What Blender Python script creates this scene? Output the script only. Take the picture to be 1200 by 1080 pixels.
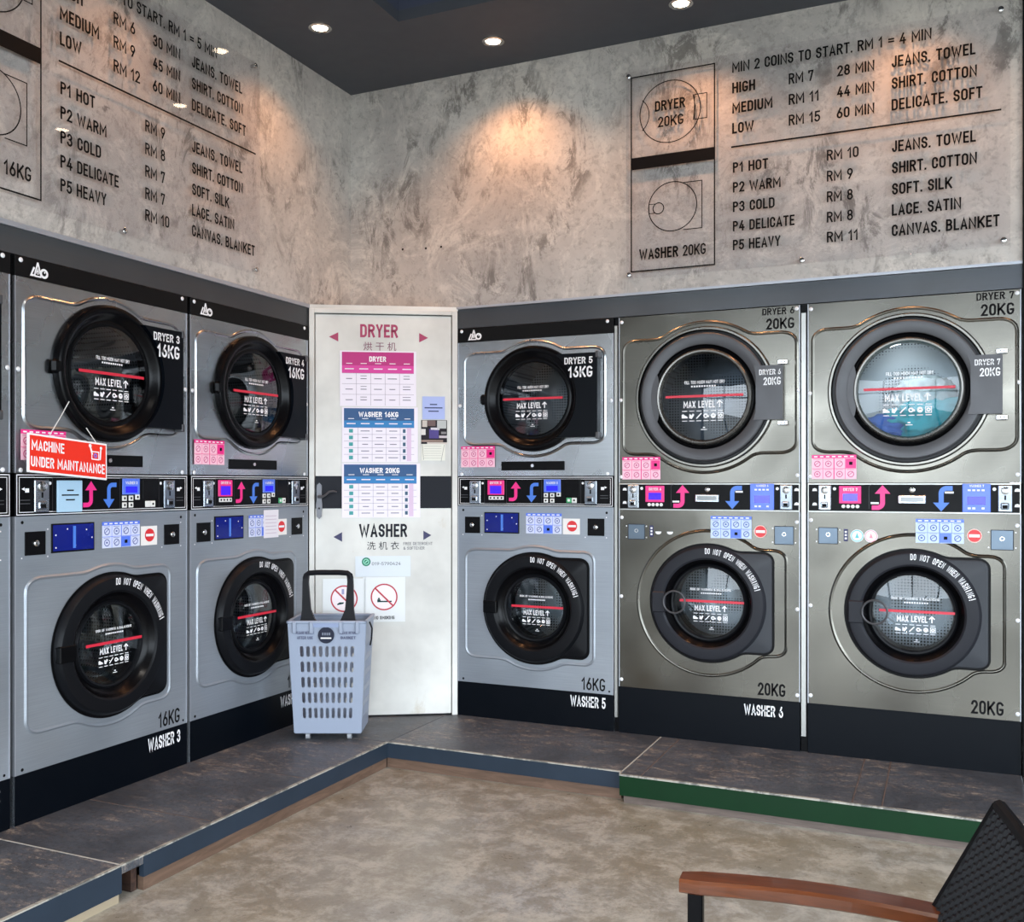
import bpy, bmesh, math, random
from mathutils import Vector, Matrix, noise as mnoise
PI = math.pi
rnd = random.Random(7)
for o in list(bpy.data.objects): bpy.data.objects.remove(o)
SC = bpy.context.scene
COL = SC.collection

# ------------------------------------------------------------------ camera, sky, exposure
G = 0.115                       # height of the platform top over the floor
cam_d = bpy.data.cameras.new('camera'); cam = bpy.data.objects.new('camera', cam_d); COL.objects.link(cam)
cam.location = (0, 0, 1.17 + G); cam.rotation_euler = (PI/2, 0, math.radians(24.05))
cam_d.sensor_width = 36; cam_d.lens = 34.29; cam_d.shift_y = 0.0217
cam_d.clip_start = 0.05
SC.camera = cam
SC.view_settings.view_transform = 'Standard'; SC.view_settings.look = 'None'
SC.view_settings.gamma = 1; SC.view_settings.use_curve_mapping = False
SC.view_settings.exposure = 0.22
W = bpy.data.worlds.new('world'); SC.world = W; W.use_nodes = True
W.node_tree.nodes['Background'].inputs[0].default_value = (0.80, 0.90, 1.0, 1)
W.node_tree.nodes['Background'].inputs[1].default_value = 9.0

def portal(loc, rot, sx, sy):
    l = bpy.data.lights.new('window_portal', 'AREA'); l.shape = 'RECTANGLE'; l.size = sx; l.size_y = sy
    l.cycles.is_portal = True
    o = bpy.data.objects.new('window_portal', l); o.location = loc; o.rotation_euler = rot; COL.objects.link(o)
CEIL = 3.235 + G
portal((0.2, -3.1, 1.5), (PI/2, 0, 0), 6.0, 2.8)
portal((3.15, 0.6, 1.5), (0, PI/2, 0), 2.8, 5.2)
# warm ceiling spots, one below every recessed downlight (position, power)
DOWN = [(-1.936, 4.122, 27), (-1.046, 4.126, 20), (-0.156, 4.126, 18), (0.734, 4.126, 12),
        (-2.594, 3.68, 18), (-2.594, 2.79, 14), (-2.594, 1.90, 12), (-2.594, 1.01, 12)]
for (x, y, p) in DOWN:
    l = bpy.data.lights.new('downlight_beam', 'SPOT'); l.energy = p; l.color = (1.0, 0.44, 0.18)
    l.spot_size = math.radians(125); l.spot_blend = 0.85; l.shadow_soft_size = 0.035
    o = bpy.data.objects.new('downlight_beam', l); o.location = (x, y, CEIL - 0.02); COL.objects.link(o)
for (x, y) in [(-1.2, 1.6), (0.6, 1.6), (-1.2, -0.8), (0.6, -0.8)]:  # added fill spots up in the coffer for ambient light, no fittings there
    l = bpy.data.lights.new('coffer_fill', 'SPOT'); l.energy = 60; l.color = (1.0, 0.92, 0.84)
    l.spot_size = math.radians(130); l.spot_blend = 0.8; l.shadow_soft_size = 0.06
    o = bpy.data.objects.new('coffer_fill', l); o.location = (x, y, CEIL + 0.22); COL.objects.link(o)

# ------------------------------------------------------------------ materials
def srgb(r, g, b):
    f = lambda c: (c/255/12.92) if c/255 <= 0.04045 else ((c/255+0.055)/1.055)**2.4
    return (f(r), f(g), f(b), 1)
def newmat(name):
    m = bpy.data.materials.new(name); m.use_nodes = True
    return m, m.node_tree, m.node_tree.nodes['Principled BSDF']
MC = {}
def M(rgb, rough=0.5, metal=0.0, emit=0.0, coat=0.0, name=None):
    k = (rgb, rough, metal, emit, coat)
    if k in MC: return MC[k]
    m, t, b = newmat(name or 'paint_%d_%d_%d' % rgb)
    b.inputs['Base Color'].default_value = srgb(*rgb)
    b.inputs['Roughness'].default_value = rough; b.inputs['Metallic'].default_value = metal
    b.inputs['Coat Weight'].default_value = coat
    if max(rgb) < 70 and not emit: b.inputs['Specular IOR Level'].default_value = 0.13
    if emit:
        b.inputs['Emission Color'].default_value = srgb(*rgb); b.inputs['Emission Strength'].default_value = emit
    # faint procedural unevenness of the gloss
    if not emit:
        n = t.nodes.new('ShaderNodeTexNoise'); n.inputs['Scale'].default_value = 14; n.inputs['Detail'].default_value = 3
        tc = t.nodes.new('ShaderNodeTexCoord'); t.links.new(tc.outputs['Object'], n.inputs['Vector'])
        mr = t.nodes.new('ShaderNodeMapRange'); mr.inputs['To Min'].default_value = max(0, rough-0.06); mr.inputs['To Max'].default_value = min(1, rough+0.08)
        t.links.new(n.outputs['Fac'], mr.inputs['Value']); t.links.new(mr.outputs['Result'], b.inputs['Roughness'])
    MC[k] = m; return m

def N(t, typ, **kw):
    n = t.nodes.new(typ)
    for k, v in kw.items():
        if k in n.inputs: n.inputs[k].default_value = v
        else: setattr(n, k, v)
    return n
def ramp(t, fac, stops):
    r = t.nodes.new('ShaderNodeValToRGB'); e = r.color_ramp.elements
    while len(e) < len(stops): e.new(0.5)
    for i, (p, c) in enumerate(stops): e[i].position = p; e[i].color = c if len(c) == 4 else (*c, 1)
    t.links.new(fac, r.inputs['Fac']); return r.outputs['Color']
def mixc(t, fac, a, b, mode='MIX'):
    m = t.nodes.new('ShaderNodeMix'); m.data_type = 'RGBA'; m.blend_type = mode
    for idx, v in ((0, fac), (6, a), (7, b)):
        if hasattr(v, 'is_output'): t.links.new(v, m.inputs[idx])
        else: m.inputs[idx].default_value = v
    return m.outputs[2]
def coords(t, scale=(1, 1, 1), kind='Object', rot=(0, 0, 0)):
    tc = t.nodes.new('ShaderNodeTexCoord'); mp = t.nodes.new('ShaderNodeMapping')
    mp.inputs['Scale'].default_value = scale; mp.inputs['Rotation'].default_value = rot
    t.links.new(tc.outputs[kind], mp.inputs['Vector']); return mp.outputs['Vector']
def noise(t, vec, scale, detail=5, rough=0.6, dist=0.0):
    n = N(t, 'ShaderNodeTexNoise', Scale=scale, Detail=detail, Roughness=rough, Distortion=dist)
    t.links.new(vec, n.inputs['Vector']); return n.outputs['Fac']
def bump(t, b, h, strength=0.3, dist=0.01):
    bm = N(t, 'ShaderNodeBump', Strength=strength, Distance=dist)
    t.links.new(h, bm.inputs['Height']); t.links.new(bm.outputs['Normal'], b.inputs['Normal'])

def mat_plaster():
    m, t, b = newmat('trowelled_plaster')
    v = coords(t)
    v2 = coords(t, (1.0, 1.0, 0.45), rot=(0.5, 0.6, 0.3))
    big = noise(t, v, 1.5, 6, 0.62, 0.6)
    gate = noise(t, coords(t, (1, 1, 0.8), rot=(0.5, 0.6, 0.3)), 2.6, 5, 0.6, 0.9)
    blot = noise(t, v2, 9, 12, 0.82, 0.7)
    fine = noise(t, v, 34, 10, 0.78, 0.3)
    scr = noise(t, coords(t, (1, 1, 1), rot=(0.3, 0.2, 0.9)), 2.8, 12, 0.80, 2.4)
    c = ramp(t, big, [(0.30, srgb(160, 156, 152)), (0.5, srgb(182, 177, 171)), (0.72, srgb(206, 201, 194))])
    c = mixc(t, ramp(t, scr, [(0.50, (0, 0, 0)), (0.60, (0.5,)*3)]), c, srgb(222, 216, 206))
    dk = mixc(t, 1.0, ramp(t, gate, [(0.47, (0.06,)*3), (0.60, (1, 1, 1))]), ramp(t, blot, [(0.50, (0, 0, 0)), (0.56, (0.74,)*3)]), 'MULTIPLY')
    c = mixc(t, dk, c, srgb(92, 88, 84))
    c = mixc(t, ramp(t, fine, [(0.51, (0, 0, 0)), (0.60, (0.32,)*3)]), c, srgb(104, 99, 94))
    t.links.new(c, b.inputs['Base Color'])
    r = ramp(t, blot, [(0.3, (0.42,)*3), (0.7, (0.7,)*3)]); t.links.new(r, b.inputs['Roughness'])
    bump(t, b, scr, 0.25, 0.005); return m
def mat_concrete():
    m, t, b = newmat('polished_concrete')
    v = coords(t)
    big = noise(t, v, 1.3, 8, 0.62, 0.2); mid = noise(t, v, 7.0, 13, 0.78, 0.3); fine = noise(t, v, 48, 10, 0.82)
    c = ramp(t, big, [(0.34, srgb(142, 133, 114)), (0.5, srgb(152, 148, 136)), (0.66, srgb(157, 158, 155))])
    c = mixc(t, ramp(t, mid, [(0.44, (0.55,)*3), (0.51, (0, 0, 0))]), c, srgb(124, 116, 100))
    c = mixc(t, ramp(t, mid, [(0.50, (0, 0, 0)), (0.59, (0.55,)*3)]), c, srgb(190, 186, 174))
    c = mixc(t, ramp(t, fine, [(0.51, (0, 0, 0)), (0.60, (0.35,)*3)]), c, srgb(104, 98, 88))
    t.links.new(c, b.inputs['Base Color'])
    r = ramp(t, mid, [(0.35, (0.26,)*3), (0.7, (0.5,)*3)]); t.links.new(r, b.inputs['Roughness'])
    bump(t, b, mid, 0.08, 0.004); return m
def mat_deck():
    m, t, b = newmat('worn_grey_deck_paint')
    v = coords(t)
    big = noise(t, v, 2.2, 6, 0.65, 0.6); scuff = noise(t, coords(t, (1, 2.6, 1), rot=(0, 0, 0.4)), 11, 14, 0.92, 0.2)
    gate = noise(t, v, 2.3, 3, 0.5, 0.3); fine = noise(t, v, 60, 8, 0.8)
    c = ramp(t, big, [(0.35, srgb(60, 65, 72)), (0.65, srgb(90, 96, 104))])
    g = ramp(t, gate, [(0.42, (0.15, 0.15, 0.15)), (0.56, (1, 1, 1))])
    c = mixc(t, mixc(t, 1.0, g, ramp(t, scuff, [(0.50, (0, 0, 0)), (0.55, (0.55,)*3)]), 'MULTIPLY'), c, srgb(112, 96, 90))
    c = mixc(t, mixc(t, 1.0, g, ramp(t, scuff, [(0.535, (0, 0, 0)), (0.57, (0.8,)*3)]), 'MULTIPLY'), c, srgb(172, 162, 148))
    c = mixc(t, ramp(t, fine, [(0.50, (0, 0, 0)), (0.60, (0.6,)*3)]), c, srgb(46, 47, 50))
    t.links.new(c, b.inputs['Base Color'])
    t.links.new(ramp(t, scuff, [(0.3, (0.34,)*3), (0.7, (0.6,)*3)]), b.inputs['Roughness'])
    bump(t, b, scuff, 0.10, 0.003); return m
def mat_worn(name, base, chip, rough=0.5, thr=0.66, scale=9, stretch=(1, 1, 1)):
    m, t, b = newmat(name)
    n = noise(t, coords(t, stretch), scale, 10, 0.75, 0.6); g = noise(t, coords(t), 2.5, 4)
    c = mixc(t, ramp(t, g, [(0.3, (0, 0, 0)), (0.7, (1, 1, 1))]), srgb(*[int(x*0.86) for x in base]), srgb(*base))
    c = mixc(t, ramp(t, n, [(thr, (0, 0, 0)), (thr+0.08, (0.7,)*3)]), c, srgb(*chip))
    t.links.new(c, b.inputs['Base Color']); b.inputs['Roughness'].default_value = rough; b.inputs['Specular IOR Level'].default_value = 0.2
    return m
def mat_wood(name, a, bcol, rough=0.35, stretch=(1, 14, 14), scale=3):
    m, t, b = newmat(name)
    n = noise(t, coords(t, stretch), scale, 7, 0.6, 0.9)
    t.links.new(ramp(t, n, [(0.3, srgb(*a)), (0.7, srgb(*bcol))]), b.inputs['Base Color'])
    b.inputs['Roughness'].default_value = rough; b.inputs['Coat Weight'].default_value = 0.2
    return m
def mat_steel(name, a, bcol, rough=0.28, brush=0.02, metal=1.0, blotch=0.12):
    m, t, b = newmat(name)
    v = coords(t)
    n = noise(t, v, 1.6, 2, 0.5, 0.2)
    br = noise(t, coords(t, (2, 2, 120)), 3, 2, 0.5)
    c = ramp(t, n, [(0.3, srgb(*a)), (0.7, srgb(*bcol))])
    c = mixc(t, ramp(t, br, [(0.35, (0.10,)*3), (0.65, (0, 0, 0))]), c, srgb(70, 70, 70))
    t.links.new(c, b.inputs['Base Color']); b.inputs['Metallic'].default_value = metal
    sm = noise(t, coords(t, rot=(0.3, 0.5, 0.4)), 2.6, 3, 0.5, 0.3)
    t.links.new(ramp(t, sm, [(0.35, (rough-0.06,)*3), (0.65, (rough+0.12,)*3)]), b.inputs['Roughness'])
    big = noise(t, v, 1.6, 2, 0.4)
    bm1 = N(t, 'ShaderNodeBump', Strength=blotch, Distance=0.02); t.links.new(big, bm1.inputs['Height'])
    bm2 = N(t, 'ShaderNodeBump', Strength=brush, Distance=0.002); t.links.new(br, bm2.inputs['Height'])
    t.links.new(bm1.outputs['Normal'], bm2.inputs['Normal']); t.links.new(bm2.outputs['Normal'], b.inputs['Normal'])
    return m
def mat_perf():
    m, t, b = newmat('perforated_drum_steel')
    tc = t.nodes.new('ShaderNodeTexCoord')
    vo = N(t, 'ShaderNodeTexVoronoi', Scale=70, Randomness=0.0); t.links.new(tc.outputs['Object'], vo.inputs['Vector'])
    t.links.new(ramp(t, vo.outputs['Distance'], [(0.30, srgb(10, 10, 10)), (0.36, srgb(150, 152, 155))]), b.inputs['Base Color'])
    b.inputs['Metallic'].default_value = 0.8; b.inputs['Roughness'].default_value = 0.35; return m
def mat_glass(name, tint=(0.9, 0.95, 0.97), gl=0.10, rough=0.02, gmax=0.7):
    m, t, b = newmat(name); t.nodes.remove(b); out = t.nodes['Material Output']
    tr = N(t, 'ShaderNodeBsdfTransparent', Color=(*tint, 1)); g = N(t, 'ShaderNodeBsdfGlossy', Roughness=rough)
    lw = N(t, 'ShaderNodeLayerWeight', Blend=0.35); mr = N(t, 'ShaderNodeMapRange')
    mr.inputs['To Min'].default_value = gl; mr.inputs['To Max'].default_value = gmax
    pw = N(t, 'ShaderNodeMath', operation='POWER'); pw.inputs[1].default_value = 2.0
    t.links.new(lw.outputs['Facing'], pw.inputs[0]); t.links.new(pw.outputs[0], mr.inputs['Value'])
    mx = t.nodes.new('ShaderNodeMixShader'); t.links.new(mr.outputs['Result'], mx.inputs[0])
    t.links.new(tr.outputs[0], mx.inputs[1]); t.links.new(g.outputs[0], mx.inputs[2]); t.links.new(mx.outputs[0], out.inputs['Surface'])
    return m
PLASTER = mat_plaster(); CONC = mat_concrete(); DECK = mat_deck()
STEEL20 = mat_steel('stainless_steel_warm', (86, 84, 79), (116, 113, 105), 0.22, 0.015, 1.0, 0.30)
STEEL16 = mat_steel('stainless_steel_cool', (158, 162, 166), (184, 187, 190), 0.22, 0.015, 1.0, 0.25)
SILVER = mat_steel('silver_grey_paint', (150, 157, 165), (164, 170, 177), 0.40, 0.0, 0.6, 0.12)
CHROME = M((205, 205, 205), 0.15, 1.0, name='chrome')
BRIGHT = M((236, 237, 240), 0.35, 0.2, name='bright_screw')
PERF = mat_perf()
GLASS = mat_glass('door_glass', (0.74, 0.78, 0.80), 0.045); GLASSD = mat_glass('dark_door_glass', (0.42, 0.46, 0.50), 0.05)
GLASS7 = mat_glass('clear_dryer_glass', (0.72, 0.78, 0.80), 0.035)
ACRYL = mat_glass('clear_acrylic', (0.985, 0.98, 0.985), 0.03, 0.01, 0.25)
BLACK = M((8, 8, 10), 0.22, name='black_gloss_plastic'); SATIN = M((17, 18, 21), 0.34, name='black_satin_plastic')
BLK = M((5, 5, 7), 0.40, name='black_panel'); NAVY = M((2, 6, 13), 0.4, name='navy_black_plinth_paint')
GREYP = M((72, 72, 75), 0.36, 0.2, name='grey_plastic'); DGREY = M((40, 41, 46), 0.33, name='dark_grey_plastic')
RIM = M((112, 110, 106), 0.25, 0.8, name='dark_metal_rim')
INK = M((10, 10, 12), 0.6, name='black_print'); WHT = M((238, 238, 240), 0.5, name='white_print')
DOORW = mat_worn('white_door_paint', (224, 224, 218), (196, 188, 172), 0.38, 0.62, 3)
DARKM = mat_steel('dark_fascia_metal', (74, 77, 82), (90, 92, 94), 0.40, 0.02, 0.7, 0.05)
CEILM = M((72, 76, 84), 0.6, name='charcoal_ceiling_paint'); COFF = M((70, 76, 96), 0.6, name='blue_grey_coffer_paint')
ALU = M((178, 182, 190), 0.4, 0.6, name='aluminium_edge')
RED = M((206, 40, 62), 0.4, name='red_print')
PINK = M((236, 44, 134), 0.4, name='magenta_print'); LBLUE = M((72, 122, 214), 0.4, name='blue_print')
PAPER = M((232, 226, 236), 0.6, name='paper')

# ------------------------------------------------------------------ mesh builder
TXT = {}
def text_mesh(s, wt=0.02):
    k = (s, wt)
    if k in TXT: return TXT[k]
    cu = bpy.data.curves.new('t', 'FONT'); cu.body = s; cu.size = 1; cu.resolution_u = 2; cu.offset = wt
    ob = bpy.data.objects.new('t', cu); me = bpy.data.meshes.new_from_object(ob)
    vs = [(v.co.x, v.co.y) for v in me.vertices]; fs = [tuple(p.vertices) for p in me.polygons]
    bpy.data.objects.remove(ob); bpy.data.curves.remove(cu); bpy.data.meshes.remove(me)
    TXT[k] = (vs, fs); return TXT[k]


# condensed engineering lettering drawn as strokes: glyph -> (width, [(points, closed)])
def _A(cx, cy, rx, ry, a0, a1, n=7): return [(cx+rx*math.cos(math.radians(a0+(a1-a0)*i/n)), cy+ry*math.sin(math.radians(a0+(a1-a0)*i/n))) for i in range(n+1)]
_o = _A(.5, .76, .5, .24, 0, 180)+_A(.5, .24, .5, .24, 180, 360)
_top = _A(.5, .76, .5, .24, 0, 180); _p = [(0, 0), (0, 1), (.5, 1)]+_A(.52, .765, .48, .235, 90, -90)+[(0, .53)]
GL = {'A': (.56, [([(0, 0), (.5, 1), (1, 0)], 0), ([(.16, .27), (.84, .27)], 0)]), 'B': (.52, [([(0, .53), (0, 1), (.5, 1)]+_A(.5, .765, .44, .235, 90, -90), 1), ([(0, .53), (0, 0), (.52, 0)]+_A(.52, .265, .48, .265, -90, 90), 1)]),
 'C': (.5, [(_A(.5, .76, .5, .24, -12, 180)+_A(.5, .24, .5, .24, 180, 372), 0)]), 'D': (.52, [([(0, 0), (0, 1), (.5, 1)]+_A(.5, .76, .5, .24, 90, 0)+_A(.5, .24, .5, .24, 0, -90), 1)]),
 'E': (.46, [([(1, 1), (0, 1), (0, 0), (1, 0)], 0), ([(0, .52), (.85, .52)], 0)]), 'F': (.44, [([(1, 1), (0, 1), (0, 0)], 0), ([(0, .5), (.85, .5)], 0)]),
 'G': (.53, [(_A(.5, .76, .5, .24, 22, 180)+_A(.5, .24, .5, .24, 180, 360)+[(1, .42), (.58, .42)], 0)]), 'H': (.54, [([(0, 0), (0, 1)], 0), ([(1, 0), (1, 1)], 0), ([(0, .52), (1, .52)], 0)]),
 'I': (.13, [([(.5, 0), (.5, 1)], 0)]), 'J': (.42, [([(1, 1), (1, .24)]+_A(.5, .24, .5, .24, 0, -180), 0)]), 'K': (.58, [([(0, 0), (0, 1)], 0), ([(1, 1), (.05, .38)], 0), ([(.36, .56), (1, 0)], 0)]),
 'L': (.44, [([(0, 1), (0, 0), (1, 0)], 0)]), 'M': (.72, [([(0, 0), (0, 1), (.5, .30), (1, 1), (1, 0)], 0)]), 'N': (.60, [([(0, 0), (0, 1), (1, 0), (1, 1)], 0)]), 'O': (.53, [(_o, 1)]),
 'P': (.50, [(_p, 0)]), 'R': (.53, [(_p, 0), ([(.5, .53), (1, 0)], 0)]), 'S': (.5, [(_A(.5, .76, .5, .24, 5, 270, 10)+_A(.5, .26, .5, .26, 90, -175, 10), 0)]),
 'T': (.5, [([(0, 1), (1, 1)], 0), ([(.5, 0), (.5, 1)], 0)]), 'U': (.53, [([(0, 1), (0, .24)]+_A(.5, .24, .5, .24, 180, 360)+[(1, 1)], 0)]), 'V': (.54, [([(0, 1), (.5, 0), (1, 1)], 0)]),
 'W': (.84, [([(0, 1), (.25, 0), (.5, .85), (.75, 0), (1, 1)], 0)]), 'X': (.54, [([(0, 0), (1, 1)], 0), ([(0, 1), (1, 0)], 0)]), 'Y': (.52, [([(0, 1), (.5, .45), (1, 1)], 0), ([(.5, .45), (.5, 0)], 0)]), 'Z': (.5, [([(0, 1), (1, 1), (0, 0), (1, 0)], 0)]),
 '0': (.5, [(_o, 1)]), '1': (.36, [([(0, .74), (.75, 1), (.75, 0)], 0)]), '2': (.5, [(_A(.5, .74, .5, .26, 170, -25, 8)+[(0, 0), (1, 0)], 0)]), '3': (.5, [(_A(.48, .765, .46, .235, 165, -90, 9)+_A(.48, .265, .52, .265, 90, -165, 9), 0)]),
 '4': (.54, [([(.6, 1), (0, .27), (1, .27)], 0), ([(.72, .55), (.72, 0)], 0)]), '5': (.5, [([(.95, 1), (.1, 1), (.06, .52), (.3, .6)]+_A(.46, .31, .54, .31, 75, -155, 9), 0)]),
 '6': (.52, [(_A(.5, .29, .5, .29, 0, 360, 14)[:-1], 1), ([(.68, 1), (.08, .42)], 0)]), '7': (.48, [([(0, .84), (0, 1), (1, 1), (.35, 0)], 0)]), '8': (.52, [(_A(.5, .76, .43, .24, 0, 360, 12)[:-1], 1), (_A(.5, .27, .5, .27, 0, 360, 12)[:-1], 1)]),
 '9': (.52, [(_A(.5, .71, .5, .29, 0, 360, 14)[:-1], 1), ([(.32, 0), (.92, .58)], 0)]), '.': (.13, [([(.5, 0), (.5, .02)], 0)]), '=': (.5, [([(0, .36), (1, .36)], 0), ([(0, .62), (1, .62)], 0)]), '-': (.3, [([(0, .48), (1, .48)], 0)]),
 '!': (.13, [([(.5, .3), (.5, 1)], 0), ([(.5, 0), (.5, .03)], 0)]), '&': (.56, [([(1, 0), (.25, .72)]+_A(.45, .84, .25, .16, 180, 0, 6)+[(.1, .42)]+_A(.42, .22, .42, .22, 160, 360, 6)+[(1, .4)], 0)]), ' ': (.26, [])}
STK = {}
def stroke_text(s, t):
    """t = stroke width in units of the cap height; returns verts, faces in cap-height units"""
    k = (s, t)
    if k in STK: return STK[k]
    V = []; F = []; x = 0
    for ch in s:
        w, st = GL[ch]; w = max(w+(t-0.12)*0.5, t)
        for pts, closed in st:
            P = [(x+t/2+px*(w-t), t/2+py*(1-t)) for px, py in pts]
            Q = [P[0]]
            for p in P[1:]:
                if math.hypot(p[0]-Q[-1][0], p[1]-Q[-1][1]) > 1e-4: Q.append(p)
            if closed and math.hypot(Q[0][0]-Q[-1][0], Q[0][1]-Q[-1][1]) < 1e-4: Q.pop()
            n = len(Q); b0 = len(V)
            for i in range(n):
                a = Q[i-1] if (i > 0 or closed) else None; c = Q[(i+1) % n] if (i < n-1 or closed) else None; q = Q[i]; e = 0
                if a is None: d1 = d2 = (c[0]-q[0], c[1]-q[1]); e = -1
                elif c is None: d1 = d2 = (q[0]-a[0], q[1]-a[1]); e = 1
                else: d1 = (q[0]-a[0], q[1]-a[1]); d2 = (c[0]-q[0], c[1]-q[1])
                l1 = math.hypot(*d1) or 1; l2 = math.hypot(*d2) or 1; d1 = (d1[0]/l1, d1[1]/l1); d2 = (d2[0]/l2, d2[1]/l2)
                nx, ny = -(d1[1]+d2[1]), d1[0]+d2[0]; l = math.hypot(nx, ny)
                if l < 0.05: nx, ny, l = -d1[1], d1[0], 1
                nx, ny = nx/l, ny/l; cs = max(0.5, nx*-d1[1]+ny*d1[0]); h = t/2/cs
                ex = e*d1[0]*t/2*(1 if e else 0); ey = e*d1[1]*t/2*(1 if e else 0)
                V.append((q[0]+nx*h+ex, q[1]+ny*h+ey)); V.append((q[0]-nx*h+ex, q[1]-ny*h+ey))
            for i in range(n if closed else n-1): j = (i+1) % n; F.append((b0+2*i, b0+2*j, b0+2*j+1, b0+2*i+1))
        x += w+0.095
    STK[k] = (V, F); return STK[k]

class MB:
    def __init__(s): s.v = []; s.f = []; s.m = []; s.s = []; s.mats = []
    def mi(s, m):
        if m not in s.mats: s.mats.append(m)
        return s.mats.index(m)
    def add(s, vs, fs, m, smooth=False):
        n = len(s.v); s.v += [tuple(v) for v in vs]; k = s.mi(m)
        for f in fs: s.f.append(tuple(i+n for i in f)); s.m.append(k); s.s.append(smooth)
        return s
    def box(s, x0, x1, y0, y1, z0, z1, m, bev=0.0):
        if x0 > x1: x0, x1 = x1, x0
        if y0 > y1: y0, y1 = y1, y0
        if z0 > z1: z0, z1 = z1, z0
        if bev <= 0:
            v = [(x, y, z) for z in (z0, z1) for y in (y0, y1) for x in (x0, x1)]
            return s.add(v, [(0,2,3,1),(4,5,7,6),(0,1,5,4),(2,6,7,3),(0,4,6,2),(1,3,7,5)], m)
        b = min(bev, (x1-x0)/2.01, (y1-y0)/2.01, (z1-z0)/2.01); v = []; idx = {}
        X = (x0, x1); Y = (y0, y1); Z = (z0, z1)
        for i in (0, 1):
            for j in (0, 1):
                for k in (0, 1):
                    sx, sy, sz = (1, -1)[i]*b, (1, -1)[j]*b, (1, -1)[k]*b
                    idx[i,j,k,0] = len(v); v.append((X[i], Y[j]+sy, Z[k]+sz))
                    idx[i,j,k,1] = len(v); v.append((X[i]+sx, Y[j], Z[k]+sz))
                    idx[i,j,k,2] = len(v); v.append((X[i]+sx, Y[j]+sy, Z[k]))
        F = []
        for i in (0, 1):
            F.append([idx[i,0,0,0], idx[i,1,0,0], idx[i,1,1,0], idx[i,0,1,0]])
            F.append([idx[0,i,0,1], idx[1,i,0,1], idx[1,i,1,1], idx[0,i,1,1]])
            F.append([idx[0,0,i,2], idx[1,0,i,2], idx[1,1,i,2], idx[0,1,i,2]])
            for j in (0, 1):
                F.append([idx[i,j,0,0], idx[i,j,1,0], idx[i,j,1,1], idx[i,j,0,1]])
                F.append([idx[i,0,j,0], idx[i,1,j,0], idx[i,1,j,2], idx[i,0,j,2]])
                F.append([idx[0,i,j,1], idx[1,i,j,1], idx[1,i,j,2], idx[0,i,j,2]])
                for k in (0, 1): F.append([idx[i,j,k,0], idx[i,j,k,1], idx[i,j,k,2]])
        return s.add(v, F, m)
    def lathe(s, cx, cz, prof, m, n=64, mats=None):
        vs = []; k = len(prof)
        for i in range(n):
            a = 2*PI*i/n
            for r, o in prof: vs.append((cx+r*math.cos(a), -o, cz+r*math.sin(a)))
        for j in range(k-1):
            mm = mats[j] if mats else m
            fs = [(i*k+j, ((i+1) % n)*k+j, ((i+1) % n)*k+j+1, i*k+j+1) for i in range(n)]
            base = len(s.v) if j == 0 else base
            if j == 0: s.v += vs
            q = s.mi(mm)
            for f in fs: s.f.append(tuple(x+base for x in f)); s.m.append(q); s.s.append(True)
        return s
    def poly(s, pts, o, m):                     # flat polygon on the plane, o metres proud
        return s.add([(x, -o, z) for x, z in pts], [tuple(range(len(pts)))], m)
    def rect(s, x0, z0, x1, z1, o, m): return s.poly([(x0, z0), (x1, z0), (x1, z1), (x0, z1)], o, m)
    def disc(s, cx, cz, r, o, m, n=24, ry=None):
        return s.poly([(cx+r*math.cos(2*PI*i/n), cz+(ry or r)*math.sin(2*PI*i/n)) for i in range(n)], o, m)
    def ring(s, cx, cz, r0, r1, o, m, n=48, a0=0, a1=360):
        vs = []; full = abs(a1-a0) >= 360; c = n if full else n+1
        for i in range(c):
            a = math.radians(a0+(a1-a0)*i/n)
            vs += [(cx+r0*math.cos(a), -o, cz+r0*math.sin(a)), (cx+r1*math.cos(a), -o, cz+r1*math.sin(a))]
        return s.add(vs, [(2*i, 2*((i+1) % c), 2*((i+1) % c)+1, 2*i+1) for i in range(n)], m)
    def line(s, x0, z0, x1, z1, w, o, m):
        d = math.hypot(x1-x0, z1-z0) or 1; nx, nz = -(z1-z0)/d*w/2, (x1-x0)/d*w/2
        return s.poly([(x0-nx, z0-nz), (x1-nx, z1-nz), (x1+nx, z1+nz), (x0+nx, z0+nz)], o, m)
    def frame(s, x0, z0, x1, z1, w, o, m):
        s.rect(x0, z0, x1, z0+w, o, m); s.rect(x0, z1-w, x1, z1, o, m); s.rect(x0, z0+w, x0+w, z1-w, o, m); s.rect(x1-w, z0+w, x1, z1-w, o, m); return s
    def text(s, t, x0, x1, zb, cap, o, m, wt=0.02, cjk=False):
        if cjk: vs, fs = text_mesh(t, wt)
        else: vs, fs = stroke_text(t, 0.125+wt*1.8)
        ax = min(v[0] for v in vs); bx = max(v[0] for v in vs); ky = cap/(0.9 if cjk else 1.0)
        kx = (x1-x0)/(bx-ax)
        return s.add([(x0+(x-ax)*kx, -o, zb+y*ky) for x, y in vs], fs, m)
    def arctext(s, t, cx, cz, r, a0, a1, cap, o, m, wt=0.03):
        n = len(t)
        for i, ch in enumerate(t):
            if ch == ' ': continue
            vs, fs = stroke_text(ch, 0.15); ax = min(v[0] for v in vs); bx = max(v[0] for v in vs)
            a = math.radians(a0+(a1-a0)*(i+0.5)/n); step = math.radians(abs(a1-a0))/n*r
            w = step*(0.98 if ch in 'WM' else 0.80 if ch not in 'I!' else 0.3); kx = w/(bx-ax); ky = cap/0.7; out = []
            for x, y in vs:
                lx = (x-ax)*kx-w/2; ly = y*ky*0.7
                px = cx+(r+ly)*math.cos(a)+lx*math.sin(a); pz = cz+(r+ly)*math.sin(a)-lx*math.cos(a)
                out.append((px, -o, pz))
            s.add(out, fs, m)
        return s
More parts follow.
